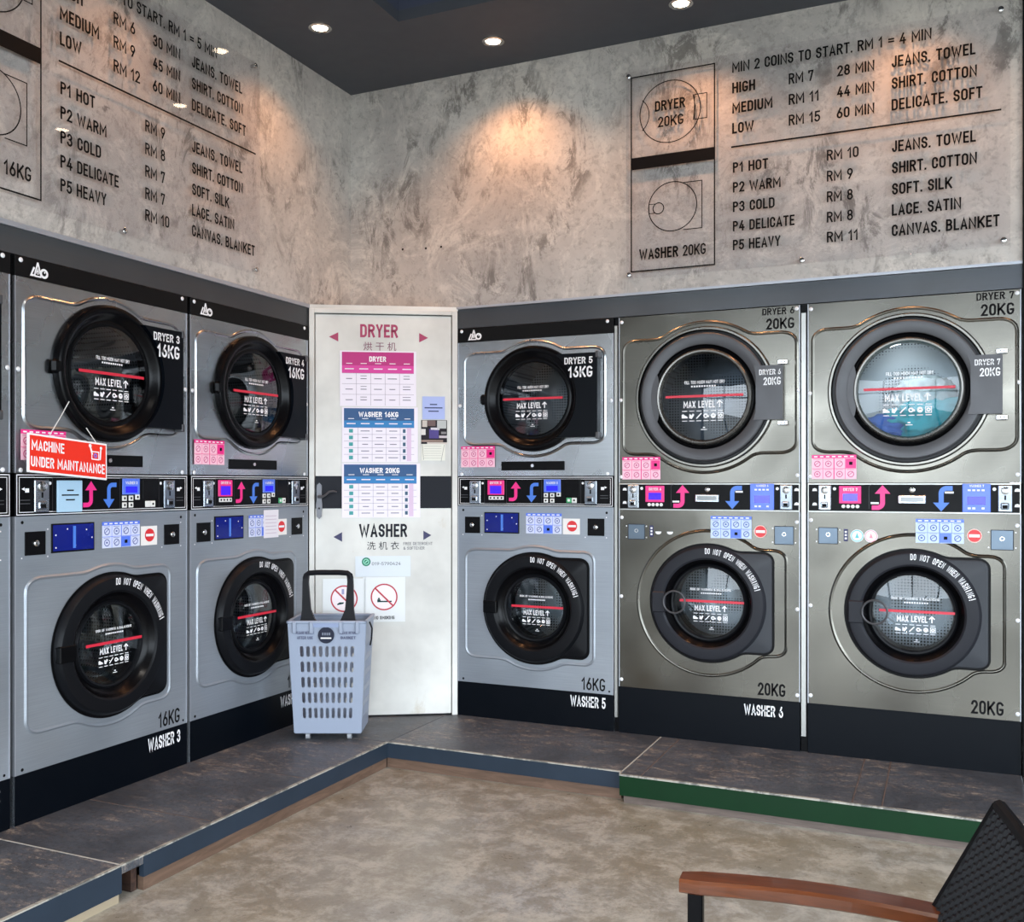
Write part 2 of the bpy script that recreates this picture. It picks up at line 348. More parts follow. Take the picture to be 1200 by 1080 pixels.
    def tube(s, pts, r, m, n=8, closed=False):
        P = [Vector(p) for p in pts]; k = len(P); vs = []; up = None
        rs = r if isinstance(r, (list, tuple)) else [r]*k
        for i in range(k):
            a = P[(i-1) % k] if (i > 0 or closed) else P[i]; b = P[(i+1) % k] if (i < k-1 or closed) else P[i]
            t = (b-a).normalized()
            if up is None: up = Vector((0, 0, 1)) if abs(t.z) < 0.9 else Vector((1, 0, 0))
            x = t.cross(up).normalized(); up = x.cross(t).normalized()
            for j in range(n):
                q = 2*PI*j/n; vs.append(P[i]+x*math.cos(q)*rs[i]+up*math.sin(q)*rs[i])
        fs = [(i*n+j, i*n+(j+1) % n, ((i+1) % k)*n+(j+1) % n, ((i+1) % k)*n+j) for i in range(k if closed else k-1) for j in range(n)]
        if not closed: fs += [tuple(range(n))[::-1], tuple((k-1)*n+j for j in range(n))]
        return s.add(vs, fs, m, True)
    def quad(s, a, b, c, d, m): return s.add([a, b, c, d], [(0, 1, 2, 3)], m)
    def mesh(s, name, recalc=True, sharp=35):
        me = bpy.data.meshes.new(name); me.from_pydata(s.v, [], s.f)
        for m in s.mats: me.materials.append(m)
        me.polygons.foreach_set('material_index', s.m); me.polygons.foreach_set('use_smooth', s.s)
        me.update()
        if recalc:
            bm = bmesh.new(); bm.from_mesh(me); bmesh.ops.recalc_face_normals(bm, faces=bm.faces); bm.to_mesh(me); bm.free()
        if any(s.s): me.set_sharp_from_angle(angle=math.radians(sharp))
        return me
    def build(s, name, parent=None, label=None, **kw): return link(name, s.mesh(name, **kw), parent, label)

def link(name, me, parent=None, label=None):
    o = bpy.data.objects.new(name, me); COL.objects.link(o); o.parent = parent
    if label: o['label'] = label
    if parent and name in ('panel_print', 'lettering', 'glass_print', 'keypad', 'screws', 'instruction_sticker', 'cup_stickers', 'hinge', 'diagram_frame', 'dryer_diagram', 'washer_diagram', 'print', 'emblem', 'badge', 'core'): o['kind'] = 'stuff'
    return o
def tag(o, label=None, cat=None, group=None, kind=None):
    for k, v in (('label', label), ('category', cat), ('group', group), ('kind', kind)):
        if v: o[k] = v
    return o
def thing(name, label, cat, loc=(0, 0, 0), rz=0.0, group=None):
    o = bpy.data.objects.new(name, None); COL.objects.link(o); o.location = loc; o.rotation_euler = (0, 0, rz)
    o.empty_display_size = 0.1
    return tag(o, label, cat, group)
def struct(name, mb, label=None, recalc=True):
    o = mb.build(name, recalc=recalc); o['kind'] = 'structure'
    if label: o['label'] = label
    return o

# ------------------------------------------------------------------ room shell
XL = -2.90; YR = 4.395
TOPW = G + 2.06                 # bottom edge of the plaster
mb = MB().box(-4.2, 4.2, -3.9, 5.6, -0.1, 0.0, CONC); struct('floor', mb, 'polished beige grey concrete floor')
# upper plaster walls, flush with the machine fronts
struct('wall_left', MB().box(XL-0.12, XL, -0.9, YR+0.12, TOPW, CEIL+0.05, PLASTER), 'grey trowelled plaster wall behind the left price board')
struct('wall_right', MB().box(XL, 0.275, YR, YR+0.12, TOPW, CEIL+0.05, PLASTER), 'grey trowelled plaster wall behind the right price board')
hb = MB()
for x, z in ((-2.583, 2.384), (-2.446, 2.376), (-2.357, 2.375)): hb.disc(x, G+z, 0.006, 0.0, M((20, 18, 16), 0.8), 10)
ho = hb.build('trim_8'); ho.location.y = YR-0.0006; ho['kind'] = 'structure'; ho['label'] = 'three drilled holes in the plaster'
# dark end wall past the right row, rest of the room
WALLD = M((58, 58, 62), 0.6, name='dark_wall_paint'); WALLG = M((150, 148, 144), 0.6, name='grey_wall_paint')
struct('wall_end', MB().box(0.275, 3.3, YR-0.012, YR+0.12, 0, CEIL+0.05, M((8, 8, 10), 0.6, name='black_end_wall')))
struct('wall_rear_left', MB().box(XL-0.95, XL-0.83, -3.3, YR+1.0, 0, CEIL+0.05, WALLD))
struct('wall_rear_right', MB().box(XL-0.95, 0.277, YR+0.85, YR+0.97, 0, CEIL+0.05, WALLD))
struct('wall_left_near', MB().box(XL-0.83, XL, -3.3, 1.45, 0, TOPW, WALLG).box(XL-0.12, XL, -3.3, -0.9, TOPW, CEIL+0.05, WALLG))
# ceiling: soffit along the walls round a raised coffer
cb = MB()
cx0, cy1 = -2.244, 3.78; ch = 0.26
cb.box(XL-0.95, cx0, -3.3, YR+0.97, CEIL, CEIL+0.05, CEILM); cb.box(cx0, 3.3, cy1, YR+0.97, CEIL, CEIL+0.05, CEILM)
cb.box(cx0-0.02, cx0, -3.3, cy1+0.02, CEIL+0.05, CEIL+ch, COFF); cb.box(cx0, 3.3, cy1, cy1+0.02, CEIL+0.05, CEIL+ch, COFF)
cb.box(cx0-0.02, 3.3, -3.3, cy1+0.02, CEIL+ch, CEIL+ch+0.05, CEILM)
struct('ceiling', cb, 'charcoal ceiling with a raised blue grey coffer')
# shop front behind the camera and open side entrance on the right
MULL = M((24, 24, 26), 0.4, name='black_shopfront_frame')
sf = MB()
sf.box(-3.7, -2.8, -3.3, -3.2, 0, CEIL+0.3, WALLD).box(3.2, 3.3, -3.3, -3.2, 0, CEIL+0.3, WALLD).box(-3.7, 3.3, -3.3, -3.2, 2.9, CEIL+0.3, WALLD)
for x in (-2.8, -1.6, -0.4, 0.9, 2.1, 3.15): sf.box(x, x+0.06, -3.28, -3.22, 0, 2.9, MULL)
for z in (0.0, 2.2): sf.box(-2.8, 3.2, -3.28, -3.22, z, z+0.07, MULL)
struct('wall_front', sf, 'shopfront frame')
ss = MB().box(3.2, 3.3, 3.2, YR+0.1, 0, CEIL+0.3, WALLG).box(3.2, 3.3, -3.2, -2.0, 0, CEIL+0.3, WALLG).box(3.2, 3.3, -3.2, YR, 2.9, CEIL+0.3, WALLG)
for y in (-0.7, 0.6, 1.9): ss.box(3.22, 3.28, y, y+0.06, 0, 2.9, MULL)
struct('wall_side', ss)
struct('ground', MB().box(-30, 30, -40, 30, -0.25, -0.12, M((120, 118, 112), 0.8, name='street_asphalt')), 'street outside')

# fascia band between plaster and machine tops, with aluminium edge
struct('trim_1', MB().box(-2.28, 0.277, YR+0.004, YR+0.03, G+1.952, TOPW-0.014, DARKM).box(-2.28, 0.277, YR+0.03, YR+0.8, G+1.95, G+1.97, DARKM))
struct('trim_2', MB().box(XL-0.03, XL-0.004, 0.9, 4.03, G+1.952, TOPW-0.014, DARKM).box(XL-0.8, XL-0.03, 0.9, 4.03, G+1.95, G+1.97, DARKM))
struct('trim_3', MB().box(-2.90, 0.275, YR-0.004, YR+0.02, TOPW-0.012, TOPW, ALU).box(XL-0.02, XL+0.004, -0.9, YR, TOPW-0.018, TOPW, ALU))
# silver filler strips between the machines of the right row
for i, (x0, x1) in enumerate(((-1.433, -1.413), (-0.583, -0.557))):
    struct('trim_%d' % (4+i), MB().box(x0+0.003, x1-0.004, YR-0.006, YR+0.3, G+0.07, G+1.91, M((176, 176, 172), 0.35, 0.7, name='filler_strip_metal')).box(x0, x1, YR+0.012, YR+0.4, G, G+1.95, BLK))
struct('trim_6', MB().box(XL-0.4, XL-0.02, 3.167, 3.183, G, G+1.95, BLK).box(XL-0.4, XL-0.02, 2.325, 2.341, G, G+1.95, BLK))

# ------------------------------------------------------------------ platform in front of the machines
EDGEB = mat_worn('blue_grey_edge_paint', (44, 55, 68), (92, 100, 108), 0.45, 0.70, 6, (1, 1, 1))
EDGEG = mat_worn('green_edge_paint', (3, 46, 20), (40, 66, 48), 0.4, 0.72, 6)
PLY = mat_wood('raw_plywood_base', (82, 62, 48), (112, 88, 72), 0.65, (2, 2, 14), 3)
PLYG = mat_wood('grey_brown_base', (78, 68, 62), (106, 92, 84), 0.65, (2, 2, 14), 3)
LIP = mat_worn('scuffed_pale_edge', (120, 120, 116), (186, 182, 170), 0.5, 0.45, 12)
KX = -2.312; KY = 3.80; KYG = 3.762
def deck(mbp, x0, x1, y0, y1, name='deck_panel', parent=None):
    return MB().box(x0+0.0015, x1-0.0015, y0+0.0015, y1-0.0015, 0.085, G, DECK, 0.0018).build(name, parent)
pl = thing('platform', 'grey painted platform under left machines with blue edge', 'platform', (KX, 3.0, 0)); pl['kind'] = 'thing'
def pdeck(par, x0, x1, y0, y1):
    l = par.location
    return MB().box(x0-l.x+0.0012, x1-l.x-0.0012, y0-l.y+0.0012, y1-l.y-0.0012, G-0.03, G, DECK, 0.002).build('deck_panel', par)
def pbox(par, name, x0, x1, y0, y1, z0, z1, m, bev=0.0, label=None):
    l = par.location
    return MB().box(x0-l.x, x1-l.x, y0-l.y, y1-l.y, z0-l.z, z1-l.z, m, bev).build(name, par, label)
for a, b in ((2.243, 2.66), (2.66, 3.2), (3.2, 3.80)): pdeck(pl, -3.72, KX, a, b)
pdeck(pl, -3.72, KX, 3.80, 5.2)
pbox(pl, 'edge_board', KX-0.018, KX+0.001, 2.333, KY, G-0.07, G-0.004, EDGEB)
pbox(pl, 'edge_lip', KX-0.01, KX+0.0025, 2.243, KY, G-0.004, G+0.0008, LIP)
pbox(pl, 'base_board', KX-0.03, KX-0.006, 2.338, KY, 0, G-0.07, PLY)
pbox(pl, 'support_post', KX-0.07, KX-0.03, 2.31, 2.333, 0, G-0.03, mat_wood('dark_stained_post', (36, 24, 20), (84, 58, 46), 0.6))
pbox(pl, 'core', -3.7, KX-0.2, 2.26, 5.15, 0, G-0.031, BLK)
pl2 = thing('platform', 'grey painted platform nearest the left edge of the photo', 'platform', (KX, 1.6, 0))
pdeck(pl2, -3.72, KX, 1.5, 2.243); pdeck(pl2, XL+0.002, KX, 0.6, 1.5)
pbox(pl2, 'edge_board', KX-0.018, KX+0.001, 0.6, 2.243, G-0.086, G-0.004, EDGEB)
pbox(pl2, 'edge_lip', KX-0.01, KX+0.0025, 0.6, 2.243, G-0.004, G+0.0008, LIP)
pbox(pl2, 'base_board', KX-0.03, KX-0.006, 0.6, 2.238, 0, G-0.086, M((160, 146, 122), 0.7, name='pale_base_board'))
pbox(pl2, 'core', -3.7, KX-0.2, 1.52, 2.22, 0, G-0.031, BLK)
pl3 = thing('platform', 'grey painted platform with blue edge below washer 5', 'platform', (-1.8, KY, 0))
pdeck(pl3, KX, -1.209, KY, 5.2)
pbox(pl3, 'edge_board', KX+0.001, -1.211, KY-0.001, KY+0.018, G-0.07, G-0.004, EDGEB)
pbox(pl3, 'edge_lip', KX, -1.211, KY-0.0025, KY+0.01, G-0.004, G+0.0008, LIP)
pbox(pl3, 'base_board', KX-0.006, -1.211, KY+0.006, KY+0.03, 0, G-0.07, PLY)
pbox(pl3, 'core', KX+0.05, -1.25, KY+0.2, 5.15, 0, G-0.031, BLK)
pl4 = thing('platform', 'worn grey platform with dark green edge below washers 6 and 7', 'platform', (-0.4, KYG, 0))
for a, b in ((-1.205, -1.119), (-1.119, -0.319), (-0.319, -0.216), (-0.216, 0.274), (0.274, 1.5)): pdeck(pl4, a, b, KYG, 5.2 if b < 0.3 else YR-0.013)
pbox(pl4, 'edge_board', -1.205, 1.5, KYG-0.001, KYG+0.018, G-0.085, G-0.006, EDGEG)
pbox(pl4, 'edge_lip', -1.205, 1.5, KYG-0.003, KYG+0.01, G-0.006, G+0.0008, LIP)
pbox(pl4, 'base_board', -1.19, 1.5, KYG+0.008, KYG+0.03, 0, G-0.085, PLYG)
pbox(pl4, 'core', -1.16, 0.25, KYG+0.2, 5.15, 0, G-0.031, BLK)

WJ = mat_worn('chipped_white_joint', (196, 192, 182), (110, 108, 104), 0.6, 0.58, 20); RJ = mat_worn('worn_red_joint', (112, 98, 92), (80, 82, 84), 0.6, 0.50, 16)
pbox(pl, 'joint_line', -2.9, KX, 2.2405, 2.2455, G-0.01, G+0.0009, WJ, 0, 'chipped white joint')
for y in (2.66, 3.2): pbox(pl, 'joint_line', -2.9, KX-0.02, y-0.0022, y+0.0022, G-0.01, G+0.0007, RJ)
for x in (-1.207, -1.119, -0.319, -0.216): pbox(pl4, 'joint_line', x-0.0025, x+0.0025, KYG+0.01, YR-0.002, G-0.01, G+0.0007, RJ if x > -1.2 else WJ)
# ------------------------------------------------------------------ machines
def outline(cx, cz, R, rect, N_=240, k=3):
    x0, x1, z0, z1 = rect; rs = []
    for i in range(N_):
        a = 2*PI*i/N_; dx, dz = math.cos(a), math.sin(a); t = 9
        if dx > 1e-9: t = min(t, (x1-cx)/dx)
        if dx < -1e-9: t = min(t, (x0-cx)/dx)
        if dz > 1e-9: t = min(t, (z1-cz)/dz)
        if dz < -1e-9: t = min(t, (z0-cz)/dz)
        rs.append(max(R, t))
    out = []
    pts = [(cx+rs[i]*math.cos(2*PI*i/N_), cz+rs[i]*math.sin(2*PI*i/N_)) for i in range(N_)]
    for i in range(N_):
        q = [pts[(i+j) % N_] for j in range(-k, k+1)]
        out.append((sum(p[0] for p in q)/len(q), sum(p[1] for p in q)/len(q)))
    # shrinkage of the circle through averaging is negligible
    return out
def offset(pts, d):
    n = len(pts); out = []
    for i in range(n):
        a, b = pts[i-1], pts[(i+1) % n]; tx, tz = b[0]-a[0], b[1]-a[1]; l = math.hypot(tx, tz) or 1
        out.append((pts[i][0]+tz/l*d, pts[i][1]-tx/l*d))
    return out
def rings_mesh(b, rings, m, smooth=True):
    """rings: list of (pts2d, out) with equal counts -> quads between them"""
    n = len(rings[0][0]); vs = []
    for pts, o in rings: vs += [(x, -o, z) for x, z in pts]
    fs = [(k*n+i, k*n+(i+1) % n, (k+1)*n+(i+1) % n, (k+1)*n+i) for k in range(len(rings)-1) for i in range(n)]
    return b.add(vs, fs, m, smooth)
def circ(cx, cz, r, n=240): return [(cx+r*math.cos(2*PI*i/n), cz+r*math.sin(2*PI*i/n)) for i in range(n)]
def rectring(cx, cz, x0, x1, z0, z1, n=240):
    pts = []
    for i in range(n):
        a = 2*PI*i/n; dx, dz = math.cos(a), math.sin(a); t = 9
        if dx > 1e-9: t = min(t, (x1-cx)/dx)
        if dx < -1e-9: t = min(t, (x0-cx)/dx)
        if dz > 1e-9: t = min(t, (z1-cz)/dz)
        if dz < -1e-9: t = min(t, (z0-cz)/dz)
        pts.append((cx+t*dx, cz+t*dz))
    for c in ((x0, z0), (x0, z1), (x1, z0), (x1, z1)):
        j = min(range(n), key=lambda i: (pts[i][0]-c[0])**2+(pts[i][1]-c[1])**2); pts[j] = c
    return pts
def front_plate(cx, cz, hole, em, rect, m, h=0.004):
    b = MB(); o1 = outline(cx, cz, *em); R = rectring(cx, cz, *rect)
    rings_mesh(b, [(circ(cx, cz, hole), -0.03), (circ(cx, cz, hole), h*0.5)], m)
    rings_mesh(b, [(circ(cx, cz, hole), h*0.5), (offset(o1, -0.004), h*0.5)], m, False)
    rings_mesh(b, [(offset(o1, -0.004), h*0.5), (offset(o1, -0.001), h*0.5+0.0012), (offset(o1, 0.002), h+0.001), (offset(o1, 0.004), h+0.0012), (offset(o1, 0.007), h*0.5), (offset(o1, 0.011), 0.0)], m)
    rings_mesh(b, [(offset(o1, 0.011), 0.0), (R, 0.0)], m, False)
    for xe in (rect[0], rect[1]-0.0035): b.box(xe, xe+0.0035, -0.0022, 0.01, rect[2], rect[3], ALU)
    return b
DEP = 0.74; Wm = 0.824
def shell(z0, z1, m):
    b = MB(); x0, x1 = 0.0, Wm
    b.quad((x0, 0, z0), (x0, DEP, z0), (x0, DEP, z1), (x0, 0, z1), m); b.quad((x1, 0, z0), (x1, DEP, z0), (x1, DEP, z1), (x1, 0, z1), m)
    b.quad((x0, 0, z1), (x1, 0, z1), (x1, DEP, z1), (x0, DEP, z1), m); b.quad((x0, 0, z0), (x1, 0, z0), (x1, DEP, z0), (x0, DEP, z0), m)
    b.quad((x0, DEP, z0), (x1, DEP, z0), (x1, DEP, z1), (x0, DEP, z1), m); return b
MESH = {}
def part(key, name, parent, fn, label=None, **kw):
    if key not in MESH: MESH[key] = fn().mesh(name, **kw)
    return link(name, MESH[key], parent, label)
def slab(b, cx, cz, ol, hole, h0, h1, m, bev=0.006):
    rings_mesh(b, [(ol, h0), (ol, h1-bev), (offset(ol, -bev*0.3), h1-bev*0.3), (offset(ol, -bev), h1), (circ(cx, cz, hole), h1), (circ(cx, cz, hole), h0)], m)
def emblem(b, x, z, s, o):
    P = lambda u, v: (x+u*s, z+v*s)
    def ln(a, c, w): b.line(*P(*a), *P(*c), w*s, o+0.0001, WHT)
    b.poly([P(0, 0), P(0.30, 0.0), P(0.34, 0.12), P(0.20, 0.16), P(0.42, 0.60), P(0.28, 0.64)], o, WHT)
    ln((0.36, 0.06), (0.62, 0.98), 0.12); ln((0.62, 0.98), (0.88, 0.10), 0.12); ln((0.34, 0.05), (0.90, 0.05), 0.11)
    b.disc(*P(0.62, 0.30), 0.12*s, o+0.0002, WHT, 12); b.poly([P(0.53, 0.36), P(0.71, 0.36), P(0.62, 0.60)], o+0.0002, WHT); b.disc(*P(0.62, 0.28), 0.05*s, o+0.0003, INK, 8)
    b.ring(*P(1.12, 0.32), 0.17*s, 0.33*s, o+0.0003, WHT, 22); b.disc(*P(1.16, 0.40), 0.06*s, o+0.0004, WHT, 10)
def screws(pts, o=0.0, r=0.0085):
    b = MB()
    for x, z in pts: b.lathe(x, z, [(r, o), (r, o+0.002), (r*0.6, o+0.004), (0.0001, o+0.0045)], BRIGHT, 10)
    return b
def sticker(x0, z0, x1, z1, head, cell, glyph, o, pick):
    b = MB(); b.rect(x0, z0, x1, z1, o, cell); hh = (z1-z0)*0.14
    b.rect(x0, z1-hh, x1, z1, o+0.0003, head)
    for q in range(7): b.rect(x0+(x1-x0)*(0.05+q*0.135), z1-hh*0.7, x0+(x1-x0)*(0.05+q*0.135+0.08), z1-hh*0.35, o+0.0006, WHT)
    cw = (x1-x0)/4; chh = (z1-hh-z0)/2
    for i in range(4):
        for j in range(2):
            cx, cz = x0+cw*(i+0.5), z0+chh*(j+0.5)
            if (i, j) == pick: b.rect(cx-cw*0.46, cz-chh*0.46, cx+cw*0.46, cz+chh*0.46, o+0.0003, head); b.rect(cx-cw*.15, cz-chh*.15, cx+cw*.15, cz+chh*.15, o+0.0006, INK); continue
            b.ring(cx, cz-chh*0.03, cw*0.22, cw*0.30, o+0.0003, glyph, 14)
            if (i+j) % 2: b.line(cx-cw*0.2, cz-chh*0.15, cx+cw*0.15, cz+chh*0.15, cw*0.06, o+0.0004, glyph)
            else: b.rect(cx-cw*0.1, cz-chh*0.1, cx+cw*0.08, cz+chh*0.06, o+0.0004, glyph)
            b.rect(cx-cw*0.35, cz+chh*0.38, cx+cw*0.3, cz+chh*0.42, o+0.0004, glyph)
        if i in (1, 2, 3): b.line(x0+cw*i, z0, x0+cw*i, z1-hh, cw*(0.09 if i == 2 else 0.04), o+0.0005, head)
    b.line(x0, z0+chh, x1, z0+chh, cw*0.04, o+0.0005, head)
    return b
def maxprint(cx, cz, r, o, washer):
    """the print on the door glass: red fill line, words, pictograms"""
    b = MB(); k = r/0.176
    half = math.sqrt(max(0, r*r-0.0001))*0.985
    b.rect(cx-half*0.97, cz-0.006, cx+half*0.97, cz+0.005, o, RED)
    b.text('MAX LEVEL', cx-0.088*k, cx+0.048*k, cz-0.051*k, 0.030*k, o, WHT, 0.03)
    ax = cx+0.068*k
    b.rect(ax-0.0028*k, cz-0.051*k, ax+0.0028*k, cz-0.024*k, o, WHT); b.line(ax, cz-0.021*k, ax-0.012*k, cz-0.034*k, 0.005*k, o+0.0001, WHT); b.line(ax, cz-0.021*k, ax+0.012*k, cz-0.034*k, 0.005*k, o+0.0002, WHT)
    if washer: b.text('RISK OF WASHING & BALANCING', cx-0.112*k, cx+0.102*k, cz+0.055*k, 0.012*k, o, WHT, 0.015)
    else: b.text('FILL TOO MUCH MAY NOT DRY', cx-0.084*k, cx+0.090*k, cz+0.052*k, 0.014*k, o, WHT, 0.015)
    for q in range(10): b.rect(cx+(-0.055+q*0.011)*k, cz+0.038*k, cx+(-0.048+q*0.011)*k, cz+0.045*k, o, WHT)
    for i in range(6):
        x = cx+(-0.083+i*0.031)*k; z = cz-0.086*k
        b.rect(x-0.011*k, z+0.020*k, x+0.011*k, z+0.023*k, o, WHT); b.rect(x-0.011*k, z-0.022*k, x+0.011*k, z-0.019*k, o, WHT)
        if i == 0: b.poly([(x-0.013*k, z-0.009*k), (x+0.013*k, z-0.009*k), (x+0.012*k, z-0.002*k), (x, z+0.004*k), (x-0.006*k, z+0.009*k), (x-0.013*k, z+0.006*k)], o, WHT)
        elif i == 1: b.poly([(x-0.011*k, z-0.008*k), (x, z-0.012*k), (x+0.011*k, z+0.006*k), (x+0.004*k, z+0.012*k), (x, z+0.003*k), (x-0.01*k, z+0.01*k)], o, WHT)
        elif i == 2: b.line(x-0.011*k, z-0.011*k, x+0.011*k, z+0.012*k, 0.005*k, o, WHT)
        elif i == 3: b.ring(x-0.002*k, z, 0.004*k, 0.010*k, o, WHT, 14); b.rect(x+0.006*k, z-0.006*k, x+0.013*k, z+0.002*k, o+0.0002, WHT)
        elif i == 4: b.disc(x, z, 0.011*k, o, WHT, 14); b.rect(x-0.004*k, z+0.001*k, x+0.005*k, z+0.003*k, o+0.0002, INK)
        else: b.frame(x-0.012*k, z-0.013*k, x+0.012*k, z+0.014*k, 0.003*k, o, WHT); b.ring(x, z, 0.003*k, 0.008*k, o+0.0001, WHT, 12)
    b.rect(cx-0.004*k, cz-0.138*k, cx+0.006*k, cz-0.133*k, o, WHT); b.rect(cx-0.012*k, cz-0.146*k, cx+0.014*k, cz-0.143*k, o, WHT)
    return b
def arrow(b, x0, z0, x1, z1, m, up, o, n=8):
    """hooked arrow: shaft with a quarter bend at its tail"""
    w = x1-x0; h = z1-z0; F = (lambda x, z: (x, z)) if up else (lambda x, z: (x0+x1-x, z0+z1-z))
    xc = x0+w*0.58; s = w*0.13; hh = h*0.34
    b.poly([F(xc, z1), F(xc-w*0.42, z1-hh), F(xc+w*0.42, z1-hh)], o, m)
    b.poly([F(xc-s, z0+h*0.3), F(xc+s, z0+h*0.3), F(xc+s, z1-hh*0.98), F(xc-s, z1-hh*0.98)], o, m)
    cx, cz = xc-w*0.28, z0+h*0.3; r0, r1 = w*0.28-s, w*0.28+s; pts = []
    for i in range(n+1): a = -PI/2*(1-i/n); pts.append(F(cx+r1*math.cos(a), cz+r1*math.sin(a)))
    for i in range(n+1): a = -PI/2*(i/n); pts.append(F(cx+r0*math.cos(a), cz+r0*math.sin(a)))
    b.poly(pts, o, m)
    b.poly([F(x0, cz-r1), F(cx, cz-r1), F(cx, cz-r0), F(x0, cz-r0)], o, m)
COINM = mat_steel('coin_slot_metal', (120, 128, 138), (200, 205, 210), 0.22, 0.2, 1.0, 0.6)
def coin(x0, z0, x1, z1, o):
    b = MB(); b.box(x0, x1, -o-0.010, -o, z0, z1, COINM, 0.003); w = x1-x0; h = z1-z0; c = (x0+x1)/2
    b.lathe(c, z0+h*0.80, [(w*0.30, o+0.010), (w*0.30, o+0.014), (w*0.22, o+0.016), (0.0001, o+0.016)], CHROME, 16)
    b.box(c-w*0.06, c+w*0.06, -o-0.0105, -o-0.0098, z0+h*0.45, z0+h*0.62, INK)
    b.box(c-w*0.32, c+w*0.25, -o-0.018, -o-0.010, z0+h*0.10, z0+h*0.34, COINM, 0.004); b.box(c-w*0.2, c+w*0.15, -o-0.0185, -o-0.0175, z0+h*0.14, z0+h*0.26, INK)
    return b
SCRM = M((60, 24, 220), 0.15, emit=0.35, name='violet_lcd'); SCRB = M((28, 26, 226), 0.15, emit=0.5, name='blue_lcd')
KEYW = M((226, 226, 222), 0.4, name='key_white'); GREEN = M((60, 170, 110), 0.4, name='green_print')
BSCR = M((86, 120, 226), 0.3, name='washer_display_blue')
SHEETB = M((168, 200, 222), 0.5, name='pale_blue_sheet')

def panel16(root, num, notice):
    def f():
        b = MB(); b.box(0, Wm, -0.004, 0.02, 1.056, 1.204, BLK, 0.001)
        b.frame(0.004, 1.060, Wm-0.004, 1.200, 0.0028, 0.0046, WHT); b.frame(0.014, 1.069, Wm-0.014, 1.191, 0.002, 0.0046, WHT); return b
    p = part('p16', 'control_panel', root, f)
    for i, x in enumerate((0.070, 0.682)): part('coin16%d' % i, 'coin_slot', p, lambda x=x: coin(x, 1.068, x+0.061, 1.182, 0.004))
    def scr(x0, x1, m, l, dr):
        b = MB(); b.box(x0, x1, -0.008, -0.003, 1.112 if dr else 1.126, 1.184 if dr else 1.188, m, 0.002)
        b.rect(x0+0.014, 1.118 if dr else 1.133, x1-0.014, 1.158, 0.0085, SCRM if dr else SCRB)
        b.text(l, x0+0.014, x1-0.014, 1.166, 0.011, 0.0085, WHT, 0.02); return b
    if not notice: scr(0.168, 0.259, PINK, 'DRYER %d' % num, True).build('dryer_display', p, 'magenta dryer display')
    scr(0.470, 0.558, BSCR, 'WASHER %d' % num, False).build('washer_display', p, 'blue washer display')
    def keys():
        b = MB()
        if not notice:
            b.box(0.174, 0.256, -0.007, -0.003, 1.088, 1.106, KEYW, 0.001)
            for q in range(4): b.disc(0.185+q*0.020, 1.097, 0.005, 0.0075, INK, 10)
        for (x, z) in ((0.470, 1.102), (0.503, 1.102), (0.536, 1.106), (0.470, 1.076), (0.503, 1.076)):
            b.box(x, x+0.022, -0.007, -0.003, z, z+0.020, KEYW, 0.001); b.disc(x+0.011, z+0.010, 0.005, 0.0075, INK, 8)
        b.box(0.588, 0.613, -0.007, -0.003, 1.076, 1.100, GREEN if not notice else KEYW, 0.001); b.box(0.615, 0.640, -0.007, -0.003, 1.076, 1.100, KEYW, 0.001)
        b.disc(0.6005, 1.088, 0.007, 0.0075, KEYW, 10); b.disc(0.6275, 1.088, 0.005, 0.0075, INK, 8)
        return b
    part('keys16%d' % notice, 'keypad', p, keys)
    def au(): b = MB(); arrow(b, 0.284, 1.078, 0.348, 1.178, PINK, True, 0.0048); return b
    def ad(): b = MB(); arrow(b, 0.378, 1.076, 0.442, 1.176, LBLUE, False, 0.0048); return b
    part('au16', 'up_arrow', p, au, 'pink upward arrow'); part('ad16', 'down_arrow', p, ad, 'blue downward arrow')
    def pr():
        b = MB()
        for (a, s_) in ((0.024, 1), (0.792, -1)):
            b.poly([(a, 1.150), (a+s_*0.012, 1.144), (a+s_*0.012, 1.156)], 0.0048, WHT); b.rect(min(a+s_*0.014, a+s_*0.030), 1.138, max(a+s_*0.014, a+s_*0.030), 1.152, 0.0048, WHT)
            for q in range(2): b.rect(min(a-s_*0.006, a+s_*0.034), 1.110-q*0.012, max(a-s_*0.006, a+s_*0.034), 1.113-q*0.012, 0.0048, GREYP)
        b.frame(0.150, 1.070, 0.272, 1.190, 0.0012, 0.005, GREYP); b.frame(0.458, 1.072, 0.662, 1.190, 0.0012, 0.005, GREYP)
        b.box(0.575, 0.655, -0.006, -0.003, 1.105, 1.185, BLACK, 0.001)
        b.disc(0.140, 1.170, 0.006, 0.005, WHT, 10); b.disc(0.671, 1.170, 0.006, 0.005, WHT, 10); return b
    part('pr16', 'panel_print', p, pr)
    if notice:
        b = MB(); b.box(0.166, 0.276, -0.012, -0.004, 1.066, 1.180, SHEETB, 0.002)
        for (z, w) in ((1.142, 0.03), (1.125, 0.075), (1.108, 0.04)): b.rect(0.221-w/2, z, 0.221+w/2, z+0.005, 0.0125, INK)
        b.build('paper_notice', p, 'pale blue notice over the dryer display')
    return p
